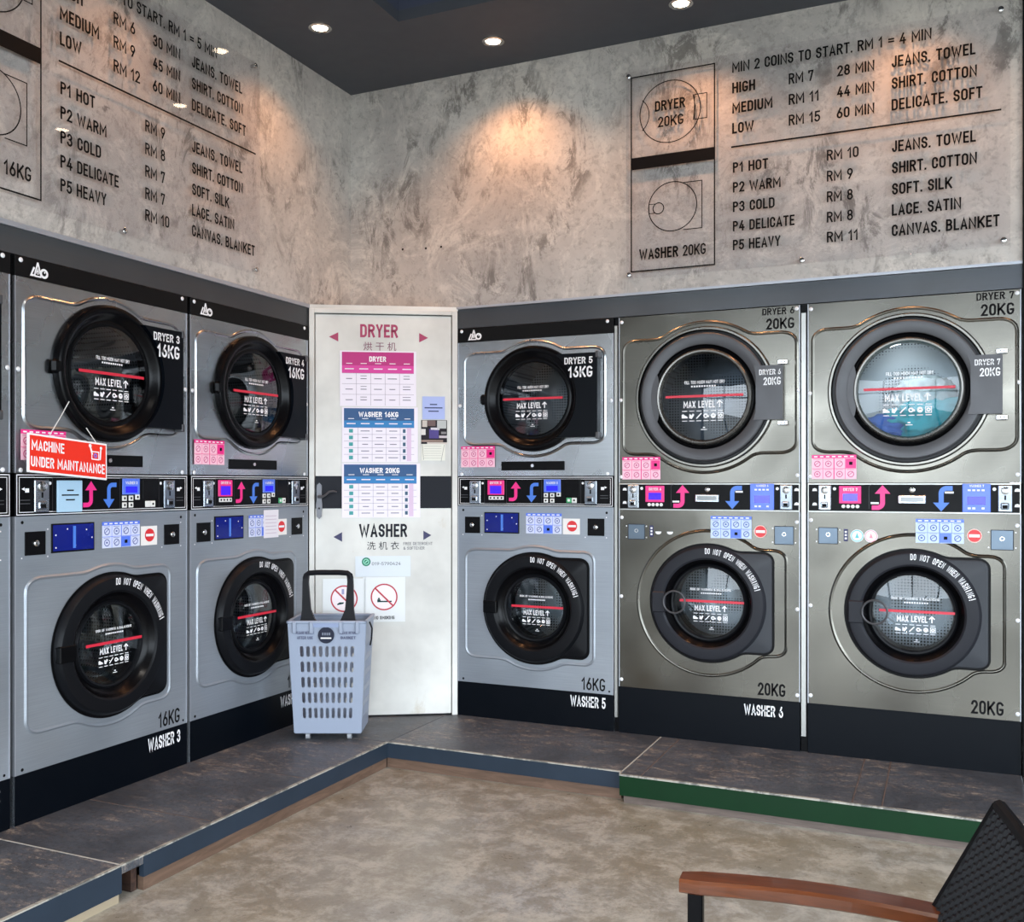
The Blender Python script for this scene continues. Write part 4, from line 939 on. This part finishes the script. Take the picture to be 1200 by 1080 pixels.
def on_door(name, label, cat, x, z, group=None):
    ca, sa = math.cos(math.radians(30.45)), math.sin(math.radians(30.45))
    return thing(name, label, cat, (-2.898+x*ca, 4.018+x*sa, G+z), math.radians(30.45), group)
def table_sheet(label, x0, z0, x1, z1, title, dark, mid, rows, icons):
    t = on_door('price_sheet', label, 'poster', x0, z0, 'taped price tables on the white door')
    w, h = x1-x0, z1-z0; b = MB(); o = 0.0018
    b.box(0, w, -o, -0.0004, 0, h, PAPER); mx0, mx1 = 0.010, w-0.018 if icons else w-0.012
    o += 0.0004; hd = h*0.36 if icons else h*0.39
    b.rect(mx0, h-hd-0.004, mx1, h-0.006, o, mid); b.rect(mx0, h-hd*0.62-0.006, mx1, h-0.006, o+0.0002, dark)
    b.text(title, w*0.5-len(title)*0.0088*(1.1 if icons else 1.0), w*0.5+len(title)*0.0088*(0.95 if icons else 0.9), h-hd*0.44-0.006, 0.026, o+0.0005, WHT, 0.03)
    ncol = 5; cw = (mx1-mx0)/ncol
    for i in range(ncol):
        b.rect(mx0+cw*i+cw*0.3, h-hd*0.60, mx0+cw*i+cw*0.72, h-hd*0.60+0.003, o+0.0006, WHT)
        b.rect(mx0+cw*i+cw*0.2, h-hd*0.86, mx0+cw*i+cw*0.82, h-hd*0.86+0.005, o+0.0006, PAPER)
        if i: b.line(mx0+cw*i, 0.004, mx0+cw*i, h-hd-0.004, 0.0016, o+0.0002, M((150, 140, 156), 0.6))
    rh = (h-hd-0.010)/rows; TI = M((110, 104, 120), 0.6)
    for r_ in range(rows):
        z = 0.006+rh*r_; b.line(mx0, z+rh, mx1, z+rh, 0.0016, o+0.0002, M((150, 140, 156), 0.6))
        for i in range(ncol):
            c = mx0+cw*(i+0.5)
            if icons and i == 0: b.rect(c-0.010, z+rh*0.25, c+0.010, z+rh*0.8, o+0.0004, M((58, 150, 150), 0.6)); continue
            if icons and i == 4: b.rect(c-0.022, z+rh*0.25, c-0.008, z+rh*0.8, o+0.0004, M((48, 84, 110), 0.6)); b.rect(c-0.002, z, c+0.020, z+rh, o+0.0003, M((214, 190, 214), 0.6)); continue
            ln = cw*rnd.uniform(0.4, 0.7)
            b.rect(c-ln/2, z+rh*0.45, c+ln/2, z+rh*0.45+0.004, o+0.0004, TI)
            if not icons and i in (1, 4): b.rect(c-ln/2, z+rh*0.72, c+ln/2, z+rh*0.72+0.003, o+0.0004, TI)
    b.build('sheet', t); return t
table_sheet('magenta DRYER price table taped to the white door', 0.151, 1.555, 0.530, 1.832, 'DRYER', M((176, 10, 112), 0.5, name='sheet_magenta'), M((206, 48, 146), 0.5, name='sheet_magenta_light'), 3, False)
table_sheet('blue WASHER 16KG price table taped to the white door', 0.161, 1.275, 0.538, 1.551, 'WASHER 16KG', M((8, 70, 122), 0.5, name='sheet_blue'), M((14, 116, 178), 0.5, name='sheet_blue_light'), 5, True)
table_sheet('blue WASHER 20KG price table, lowest on the white door', 0.161, 0.998, 0.550, 1.270, 'WASHER 20KG', M((8, 70, 122), 0.5), M((14, 116, 178), 0.5), 5, True)
t = on_door('notice', 'small light blue notice at the right of the door tables', 'notice', 0.561, 1.492)
b = MB(); b.box(0, 0.113, -0.0018, -0.0004, 0, 0.115, M((164, 178, 224), 0.6, name='notice_blue'))
for (z, w) in ((0.072, 0.036), (0.055, 0.090), (0.038, 0.052)): b.rect(0.056-w/2, z, 0.056+w/2, z+0.0055, 0.0022, M((28, 34, 84), 0.6))
b.build('sheet', t)
t = on_door('photo_card', 'printed photo with purple centre below the light blue notice', 'picture', 0.555, 1.368)
b = MB(); b.box(0, 0.130, -0.0018, -0.0004, 0, 0.120, M((36, 32, 38), 0.5))
for (x0, z0, x1, z1, c) in ((0.005, 0.085, 0.03, 0.118, (190, 180, 170)), (0.032, 0.09, 0.072, 0.118, (96, 70, 66)), (0.080, 0.078, 0.126, 0.118, (176, 178, 176)), (0.0, 0.045, 0.022, 0.075, (210, 206, 200)), (0.040, 0.028, 0.088, 0.075, (58, 36, 120)), (0.048, 0.070, 0.092, 0.082, (206, 204, 210)), (0.090, 0.030, 0.130, 0.042, (190, 180, 184)), (0.10, 0.05, 0.126, 0.062, (120, 116, 116)), (0.0, 0.010, 0.11, 0.020, (140, 116, 104)), (0.03, 0.0, 0.13, 0.008, (200, 190, 180))):
    b.rect(x0, z0, x1, z1, 0.0022, M(c, 0.5))
b.build('print', t)
t = on_door('list_sheet', 'cream lined paper hanging below the printed photo', 'paper', 0.557, 1.284)
b = MB(); b.box(0, 0.118, -0.0016, -0.0004, 0, 0.083, M((222, 222, 210), 0.6, name='cream_paper'))
for q in range(6): b.rect(0.012, 0.012+q*0.012, 0.10, 0.0135+q*0.012, 0.002, M((160, 160, 156), 0.6))
b.line(0.004, 0.080, 0.010, 0.004, 0.002, 0.002, M((120, 120, 116), 0.6)); b.line(0.114, 0.080, 0.098, -0.004, 0.002, 0.002, M((120, 120, 116), 0.6)); b.build('sheet', t)
t = on_door('phone_label', 'pale label with green phone icon and number', 'label', 0.227, 0.702)
b = MB(); b.box(0, 0.275, -0.0014, -0.0004, 0, 0.103, M((208, 216, 222), 0.4, name='pale_label')); b.disc(0.054, 0.075, 0.022, 0.0018, M((20, 120, 92), 0.5, name='phone_green'), 22); b.ring(0.054, 0.075, 0.011, 0.0145, 0.0022, M((150, 220, 190), 0.5), 18); b.line(0.048, 0.070, 0.060, 0.081, 0.005, 0.0024, M((150, 220, 190), 0.5))
b.text('019-5790424', 0.082, 0.226, 0.057, 0.016, 0.0018, M((104, 110, 116), 0.5), 0.0); b.build('sheet', t)
def ban(label, cx, cz, txt):
    t = on_door('prohibition_sign', label, 'sign', cx, cz); o = 0.0018; r = 0.067
    b = MB(); b.box(-0.105, 0.105, -0.0014, -0.0004, -0.125, 0.100, M((222, 226, 226), 0.45, name='sign_paper'))
    C = M((178, 24, 48), 0.45, name='ban_red'); CD = M((24, 60, 60), 0.5, name='ban_dark')
    b.disc(0, 0, r, o-0.0002, M((238, 226, 228), 0.5), 36)
    if txt:
        b.rect(-0.034, -0.026, 0.038, -0.019, o+0.0002, CD); b.rect(-0.034, -0.026, -0.018, -0.012, o+0.0003, CD); b.disc(-0.026, -0.008, 0.005, o+0.0002, CD, 8)
        b.text(txt, -0.050, 0.052, -0.112, 0.017, o+0.0002, DV, 0.03)
    else: b.poly([(-0.034, -0.032), (-0.004, -0.026), (0.0, -0.018), (-0.022, -0.018), (-0.034, -0.026)], o+0.0002, CD); b.rect(-0.012, 0.022, 0.0, 0.048, o+0.0002, M((150, 150, 190), 0.5))
    b.ring(0, 0, r-0.007, r, o+0.0004, C, 40); q = (r-0.004)*0.707; b.line(-q, q, q, -q, 0.008, o+0.0006, C)
    b.build('sheet', t)
ban('NO SMOKING sign low on the white door', 0.370, 0.600, 'NO SMOKING'); ban('red ring prohibition sign behind the basket handle', 0.172, 0.594, None)

# ------------------------------------------------------------------ acrylic price boards
CH = 'line'
def price_board(label, org, rz, kg, head, dry, wash, x_shift=0.0):
    """origin = text column on the wall; u runs to the right along the wall"""
    t = thing('price_board', label, 'price board', (org[0], org[1], 0), rz, 'acrylic price boards'); Z = G
    x0, x1, z0, z1 = -0.492, 1.106, 2.122, 3.085; oo = 0.022
    b = MB().box(x0, x1, -oo, -oo+0.005, Z+z0, Z+z1, ACRYL, 0.001); b.build('acrylic_panel', t, 'clear acrylic sheet')
    for (x, z) in ((x0+0.012, z1-0.022), (x0+0.012, z0+0.018), (x1-0.034, z1-0.014), (x1-0.024, z0+0.022), (0.300, z0+0.014)):
        bb = MB().lathe(x, Z+z, [(0.008, 0.0), (0.008, oo), (0.011, oo), (0.011, oo+0.004), (0.008, oo+0.006), (0.0001, oo+0.006)], CHROME, 16); bb.build('screw', t)
    o = oo+0.0006
    def L(s, x, w, z, cap, wt): MB().text(s, x, x+w, Z+z, cap, o, INK, wt).build('lettering', t)
    L('MIN 2 COINS TO START. RM 1 = %d MIN' % head, 0.0, 0.817, 2.999, 0.047, 0.016)
    for (n_, w, p, pw, tm, m_, mw), z in zip(dry, (2.907, 2.817, 2.727)):
        L(n_, 0.0, w, z, 0.048, 0.03); L(p, 0.245, pw, z, 0.047, 0.012); L(tm, 0.444, 0.152, z, 0.046, 0.02); L(m_, 0.663, mw, z, 0.048, 0.024)
    MB().box(-0.005, 1.074, -o-0.0004, -o, Z+2.665, Z+2.672, INK).build('rule', t)
    for i, ((n_, w), (p, pw), (m_, mw), z) in enumerate(zip((('P1 HOT', 0.154), ('P2 WARM', 0.208), ('P3 COLD', 0.182), ('P4 DELICATE', 0.267), ('P5 HEAVY', 0.208)), wash,
            (('JEANS. TOWEL', 0.318), ('SHIRT. COTTON', 0.322), ('SOFT. SILK', 0.232), ('LACE. SATIN', 0.264), ('CANVAS. BLANKET', 0.404)), (2.553, 2.465, 2.378, 2.292, 2.208))):
        L(n_, 0.003, w, z, 0.046, 0.022); L(p, 0.404, pw, z-0.006*(i/4), 0.046, 0.012); L(m_, 0.664, mw, z-0.006*(i/4), 0.048, 0.024)
    def dia(b, name): b.build(name, t)
    b = MB(); b.frame(-0.470, Z+2.150, -0.076, Z+3.058, 0.006, o, INK); b.rect(-0.466, Z+2.625, -0.078, Z+2.681, o+0.0002, INK); dia(b, 'diagram_frame')
    b = MB(); cx, cz = -0.284, Z+2.872
    b.ring(cx, cz, 0.139, 0.1435, o, INK, 64, 22, 338); b.ring(cx, cz, 0.139, 0.1435, o, INK, 10, -22, 22)
    b.frame(-0.172, Z+2.816, -0.112, Z+2.932, 0.004, o+0.0002, INK)
    b.line(-0.176, Z+2.932, -0.166, Z+2.874, 0.004, o+0.0003, INK); b.line(-0.166, Z+2.874, -0.176, Z+2.816, 0.004, o+0.0003, INK)
    b.ring(cx-0.190, cz, 0.090, 0.094, o, INK, 20, -50, 50)
    b.text('DRYER', -0.354, -0.212, Z+2.880, 0.048, o+0.0004, INK, 0.028); b.text('%dKG' % kg, -0.342, -0.220, Z+2.806, 0.048, o+0.0004, INK, 0.012); dia(b, 'dryer_diagram')
    b = MB(); cx, cz = -0.272, Z+2.436
    b.ring(cx, cz, 0.110, 0.1145, o, INK, 64)
    b.line(-0.226, Z+2.538, -0.136, Z+2.538, 0.004, o+0.0002, INK); b.line(-0.136, Z+2.540, -0.136, Z+2.322, 0.004, o+0.0002, INK); b.line(-0.222, Z+2.324, -0.134, Z+2.324, 0.004, o+0.0002, INK)
    b.ring(-0.338, cz-0.002, 0.023, 0.0275, o+0.0003, INK, 28); b.line(-0.382, cz+0.020, -0.352, cz+0.020, 0.003, o+0.0002, INK); b.line(-0.382, cz-0.022, -0.352, cz-0.022, 0.003, o+0.0002, INK); b.line(-0.382, cz-0.022, -0.382, cz+0.02, 0.003, o+0.0002, INK)
    dia(b, 'washer_diagram')
    MB().text('WASHER', -0.430, -0.244, Z+2.204, 0.050, o, INK, 0.03).text('%dKG' % kg, -0.226, -0.118, Z+2.204, 0.050, o, INK, 0.012).build('lettering', t)
    return t
price_board('clear acrylic price board for 20KG machines on the right wall', (-0.876, YR), 0, 20, 4,
    [('HIGH', 0.101, 'RM 7', 0.105, '28 MIN', 'JEANS. TOWEL', 0.318), ('MEDIUM', 0.176, 'RM 11', 0.125, '44 MIN', 'SHIRT. COTTON', 0.323), ('LOW', 0.096, 'RM 15', 0.132, '60 MIN', 'DELICATE. SOFT', 0.343)],
    [('RM 10', 0.129), ('RM 9', 0.106), ('RM 8', 0.106), ('RM 8', 0.106), ('RM 11', 0.125)])
price_board('clear acrylic price board for 16KG machines on the left wall', (XL, 2.508), PI/2, 16, 5,
    [('HIGH', 0.101, 'RM 6', 0.107, '30 MIN', 'JEANS. TOWEL', 0.318), ('MEDIUM', 0.176, 'RM 9', 0.107, '45 MIN', 'SHIRT. COTTON', 0.323), ('LOW', 0.096, 'RM 12', 0.132, '60 MIN', 'DELICATE. SOFT', 0.343)],
    [('RM 9', 0.107), ('RM 8', 0.107), ('RM 7', 0.107), ('RM 7', 0.107), ('RM 10', 0.130)])

# ------------------------------------------------------------------ downlights
LAMP = M((255, 236, 206), 0.5, emit=14.0, name='lamp_glow')
names = {0: 'recessed downlight nearest the corner above the orange glow', 1: 'recessed downlight above the 20KG price board diagrams', 2: 'recessed downlight above the right price board', 3: 'recessed downlight past the right price board',
         4: 'recessed downlight nearest the corner above the left wall', 5: 'recessed downlight above the left price board', 6: 'recessed downlight above washer 2', 7: 'recessed downlight nearest the camera on the left'}
for i, (x, y, p) in enumerate(DOWN):
    t = thing('downlight', names[i], 'ceiling light', (x, y, CEIL), 0, 'recessed downlights')
    n = 28; b = MB(); vs = []
    for j in range(n):
        a_ = 2*PI*j/n
        for r, z in ((0.052, -0.0005), (0.052, -0.006), (0.040, -0.009), (0.034, -0.004)): vs.append((r*math.cos(a_), r*math.sin(a_), z))
    b.add(vs, [(j*4+k_, ((j+1) % n)*4+k_, ((j+1) % n)*4+k_+1, j*4+k_+1) for j in range(n) for k_ in range(3)], CHROME, True); b.build('trim_ring', t)
    MB().add([(0.035*math.cos(2*PI*j/n), 0.035*math.sin(2*PI*j/n), -0.004) for j in range(n)], [tuple(range(n))], LAMP).build('lamp', t)

# ------------------------------------------------------------------ laundry basket
BK = M((142, 152, 170), 0.42, name='pale_blue_plastic'); BKD = M((20, 20, 24), 0.4, name='black_handle_plastic')
ang = math.radians(24.05)
bx = -0.8386*0.913-0.4075*4.44; by = -0.8386*0.4075+0.913*4.44
bt = thing('laundry_basket', 'pale blue slotted trolley basket with tall black handle', 'basket', (bx, by, G), ang)
H0, H1 = 0.035, 0.545; WT, WB = 0.352, 0.302; DT, DB = 0.245, 0.20
def slot_wall(P, nc, nr, u0, u1, v0, v1, ks, kv):
    """P(u,v)->3D, u,v in 0..1; slots in the [u0,u1]x[v0,v1] grid"""
    b = MB(); cu = (u1-u0)/nc; cv = (v1-v0)/nr
    for i in range(nc):
        for j in range(nr):
            a0, a1 = u0+cu*i, u0+cu*(i+1); b0, b1 = v0+cv*j, v0+cv*(j+1); cu_, cv_ = (a0+a1)/2, (b0+b1)/2; hu, hv = cu*ks/2, cv*kv/2; q = hv*0.75
            inn = [(cu_-hu, cv_-q), (cu_-hu*0.5, cv_-hv), (cu_+hu*0.5, cv_-hv), (cu_+hu, cv_-q), (cu_+hu, cv_+q), (cu_+hu*0.5, cv_+hv), (cu_-hu*0.5, cv_+hv), (cu_-hu, cv_+q)]
            out = [(a0, cv_-q), (cu_-hu*0.5, b0), (cu_+hu*0.5, b0), (a1, cv_-q), (a1, cv_+q), (cu_+hu*0.5, b1), (cu_-hu*0.5, b1), (a0, cv_+q)]
            cor = [(a0, b0), (a1, b0), (a1, b1), (a0, b1)]
            b.add([P(*p) for p in inn+out+cor], [(k_, (k_+1) % 8, 8+(k_+1) % 8, 8+k_) for k_ in range(8)] + [(8, 9, 16), (10, 11, 17), (12, 13, 18), (14, 15, 19)], BK)
    for (a0, a1, b0, b1) in ((0, 1, 0, v0), (0, 1, v1, 1), (0, u0, v0, v1), (u1, 1, v0, v1)): b.quad(P(a0, b0), P(a1, b0), P(a1, b1), P(a0, b1), BK)
    return b
def wl(v): return (WB+(WT-WB)*v)/2
def dl_(v): return (DB+(DT-DB)*v)
front = lambda u, v: ((2*u-1)*wl(v), -(dl_(v)-DB)/2, H0+(H1-H0)*v)
back = lambda u, v: ((2*u-1)*wl(v), DB+(dl_(v)-DB)/2, H0+(H1-H0)*v)
left = lambda u, v: (-wl(v), -(dl_(v)-DB)/2+dl_(v)*u, H0+(H1-H0)*v)
right = lambda u, v: (wl(v), -(dl_(v)-DB)/2+dl_(v)*u, H0+(H1-H0)*v)
for nm, P, nc in (('front_wall', front, 9), ('back_wall', back, 9), ('left_wall', left, 6), ('right_wall', right, 6)):
    o_ = slot_wall(P, nc, 5, 0.12, 0.88, 0.11, 0.80, 0.56, 0.68).build(nm, bt, recalc=True)
    sm_ = o_.modifiers.new('thick', 'SOLIDIFY'); sm_.thickness = 0.005; sm_.offset = 0
MB().box(-WB/2, WB/2, 0, DB, H0-0.004, H0+0.004, BK, 0.002).build('bottom', bt)
# rim, brackets
b = MB(); xr = WT/2+0.006; y0r = -(DT-DB)/2-0.008; y1r = DB+(DT-DB)/2+0.008
for (xa, xb, ya, yb) in ((-xr, xr, y0r, y0r+0.014), (-xr, xr, y1r-0.014, y1r), (-xr, -xr+0.014, y0r, y1r), (xr-0.014, xr, y0r, y1r)): b.box(xa, xb, ya, yb, H1-0.010, H1+0.003, BK, 0.003)
for x in (-0.155, -0.078, 0.055, 0.130): b.box(x, x+0.018, y0r-0.006, y0r+0.002, H1-0.055, H1, BK, 0.004)
b.box(-0.060, 0.055, y0r-0.002, y0r+0.004, H1-0.026, H1-0.008, M((132, 146, 176), 0.5, name='recess_blue'))
b.build('rim', bt)
bg_ = MB(); fo = -y0r
bg_.disc(-0.002, H1-0.062, 0.037, fo-0.0035+0.003, M((34, 38, 54), 0.4, name='badge_navy'), 28); bg_.rect(-0.026, H1-0.078, 0.022, H1-0.072, fo+0.0003, WHT)
for q in range(4): bg_.rect(-0.020+q*0.010, H1-0.062, -0.013+q*0.010, H1-0.050, fo+0.0003, M((110, 116, 130), 0.5))
bg_.build('badge', bt, 'round navy badge')
b = MB(); BT = M((70, 76, 108), 0.5, name='basket_print')
b.text('PLEASE RETURN', -0.138, -0.058, H1-0.058, 0.013, fo-0.001, BT, 0.02); b.text('AFTER USE', -0.134, -0.062, H1-0.080, 0.013, fo-0.001, BT, 0.02)
b.text('PLEASE RETURN', 0.060, 0.138, H1-0.058, 0.013, fo-0.001, BT, 0.02); b.text('BASKET', 0.064, 0.132, H1-0.080, 0.013, fo-0.001, BT, 0.02); b.build('lettering', bt)
# handle: black arch, wide at its feet
b = MB(); yy = 0.02
pr = []
for (xo, z, w_) in ((0.090, H1-0.01, 0.086), (0.092, H1+0.006, 0.064), (0.098, H1+0.05, 0.040), (0.100, H1+0.11, 0.033), (0.102, H1+0.175, 0.027), (0.100, H1+0.200, 0.027), (0.088, H1+0.217, 0.026)):
    pr.append((xo, z, w_))
for sgn in (-1, 1):
    vs = []
    for (xo, z, w_) in pr:
        xi, xe = (xo-w_/2, xo+w_/2)
        if z > H1+0.19: pass
        vs += [(sgn*xi, yy-0.009, z), (sgn*xe, yy-0.009, z), (sgn*xe, yy+0.009, z), (sgn*xi, yy+0.009, z)]
    k_ = len(pr); b.add(vs, [(i*4+j, i*4+(j+1) % 4, (i+1)*4+(j+1) % 4, (i+1)*4+j) for i in range(k_-1) for j in range(4)] + [(0, 1, 2, 3), tuple((k_-1)*4+j for j in range(4))], BKD)
b.tube([(-0.104, yy, H1+0.190), (-0.100, yy, H1+0.206), (-0.088, yy, H1+0.215), (-0.05, yy, H1+0.218), (0.05, yy, H1+0.218), (0.088, yy, H1+0.215), (0.100, yy, H1+0.206), (0.104, yy, H1+0.190)], 0.0125, BKD, 10)
hd = b.build('handle', bt, 'black arched handle'); hd.location.y = -0.01
b = MB(); b.tube([(xr+0.004, 0.03, H1-0.01), (xr+0.014, 0.04, H1-0.04), (xr+0.010, 0.05, H1-0.09), (xr+0.004, 0.05, H1-0.12)], 0.004, BKD, 6); b.build('side_catch', bt)
for (x, y) in ((-0.095, 0.03), (0.095, 0.03), (-0.095, DB-0.03), (0.095, DB-0.03)):
    b = MB(); n = 16; vs = []
    for dx in (-0.009, 0.009): vs += [(x+dx, y+0.016*math.cos(2*PI*j/n), 0.016+0.016*math.sin(2*PI*j/n)) for j in range(n)]
    b.add(vs, [(j, (j+1) % n, n+(j+1) % n, n+j) for j in range(n)]+[tuple(range(n)), tuple(range(n, 2*n))], M((150, 152, 156), 0.4), True); b.box(x-0.012, x+0.012, y-0.004, y+0.004, 0.014, H0, GREYP); b.build('wheel', bt)

# ------------------------------------------------------------------ armchair in the right foreground
WOODA = mat_wood('orange_brown_armrest_wood', (76, 37, 15), (116, 60, 27), 0.28, (3, 30, 30), 2.5)
BM = M((14, 14, 16), 0.35, 0.3, name='black_chair_metal'); WK = M((12, 12, 14), 0.5, name='black_wicker'); WK2 = M((24, 24, 27), 0.4, name='wicker_strand')
c_, s_ = 0.913, 0.4075
def camw(lat, z): return (c_*lat-s_*z, s_*lat+c_*z)
tip = Vector(camw(0.272, 1.57)); bk = Vector(camw(0.655, 1.436)); dfw = (tip-bk).normalized()   # chair's forward
# chair frame: +x = forward, +y = left of the sitter; far arm is the sitter's right (y = 0), near arm y = +0.5
rz = math.atan2(dfw.y, dfw.x); side = Vector((-dfw.y, dfw.x))
near = 1 if (bk+side*0.5).length < bk.length else -1
ct = thing('armchair', 'black wicker armchair with orange brown wooden armrests', 'chair', (bk.x, bk.y, 0), rz)
AL = (tip-bk).length; WD = 0.54
def Y(v): return v*near
def arm(y):
    b = MB(); k_ = 14; vs = []
    for i in range(k_+1):
        t_ = i/k_; x = AL*(1-t_)+(-0.06)*t_; z = 0.655+0.012*math.sin(PI*t_)*1.0-0.008*t_; hw = 0.026 if i not in (0,) else 0.020; th = 0.022
        yc = Y(y)
        vs += [(x, yc-hw, z-th+0.003), (x, yc-hw, z-0.004), (x, yc-hw+0.005, z), (x, yc+hw-0.005, z), (x, yc+hw, z-0.004), (x, yc+hw, z-th+0.003), (x, yc+hw-0.004, z-th), (x, yc-hw+0.004, z-th)]
    b.add(vs, [(i*8+j, i*8+(j+1) % 8, (i+1)*8+(j+1) % 8, (i+1)*8+j) for i in range(k_) for j in range(8)]+[tuple(range(8)), tuple(k_*8+j for j in range(8))], WOODA)
    b.build('armrest', ct, 'orange brown wooden armrest')
for y in (0.0, WD): arm(y)
for y in (0.0, WD):
    MB().box(AL-0.036, AL-0.012, Y(y)-0.011, Y(y)+0.011, 0.0, 0.636, BM, 0.002).build('leg', ct)
    MB().add([(x+dx, Y(y)+dy, z) for (x, z) in ((-0.16, 0.0), (0.06, 0.42), (-0.005, 0.64)) for (dx, dy) in ((-0.012, -0.011), (0.012, -0.011), (0.012, 0.011), (-0.012, 0.011))], [(i*4+j, i*4+(j+1) % 4, (i+1)*4+(j+1) % 4, (i+1)*4+j) for i in (0, 1) for j in range(4)]+[(0, 1, 2, 3), (8, 9, 10, 11)], BM).build('leg', ct)
MB().box(-0.03, AL-0.02, Y(0.0)-0.01, Y(0.0)+0.01, 0.375, 0.395, BM).box(-0.03, AL-0.02, Y(WD)-0.01, Y(WD)+0.01, 0.375, 0.395, BM).box(AL-0.034, AL-0.014, min(Y(0), Y(WD)), max(Y(0), Y(WD)), 0.375, 0.395, BM).build('seat_frame', ct)
def weave(P, nu, nv, thick, name):
    """woven panel: alternating proud pillows on both faces of a thin core; P(u,v)->(point, normal)"""
    b = MB()
    for sg_ in (1, -1):
        for i in range(nu):
            for j in range(nv):
                u0, u1, v0, v1 = i/nu, (i+1)/nu, j/nv, (j+1)/nv; lift = thick if (i+j) % 2 else thick*0.35
                if (i+j) % 2: v0 -= 0.25/nv; v1 += 0.25/nv; v0 = max(0, v0); v1 = min(1, v1)
                base = [P(u0, v0), P(u1, v0), P(u1, v1), P(u0, v1)]
                ia = [P(u0+(u1-u0)*0.2, v0+(v1-v0)*0.25), P(u0+(u1-u0)*0.8, v0+(v1-v0)*0.25), P(u0+(u1-u0)*0.8, v0+(v1-v0)*0.75), P(u0+(u1-u0)*0.2, v0+(v1-v0)*0.75)]
                vs = [p+n*sg_*thick*0.15 for p, n in base]+[p+n*sg_*lift for p, n in ia]
                b.add(vs, [(0, 1, 5, 4), (1, 2, 6, 5), (2, 3, 7, 6), (3, 0, 4, 7), (4, 5, 6, 7)], WK2 if (i+j) % 2 else WK)
    o = b.build(name, ct); o['kind'] = 'stuff'; return o
B0 = Vector((0.150, 0, 0.405)); B1 = Vector((-0.058, 0, 0.812))
def PB(u, v):
    y = Y(-0.012+(WD+0.024)*u); cur = -0.020*math.sin(PI*u)
    p = B0.lerp(B1, v); return Vector((p.x+cur, y, p.z)), Vector((0.890, 0, 0.455))
weave(PB, 54, 44, 0.007, 'backrest')
def PS(u, v): return Vector((0.12+(AL-0.12)*v, Y(0.012+(WD-0.024)*u), 0.405-0.006*math.sin(PI*u))), Vector((0, 0, 1))
weave(PS, 50, 38, 0.006, 'seat')
b = MB(); e0 = [PB(u, 0)[0] for u in (0,)]
for u in (0, 1): b.tube([PB(u, v/10)[0] for v in range(11)], 0.010, WK, 8)
b.tube([PB(u/12, 1.0)[0] for u in range(13)], 0.010, WK, 8); b.build('back_frame', ct)
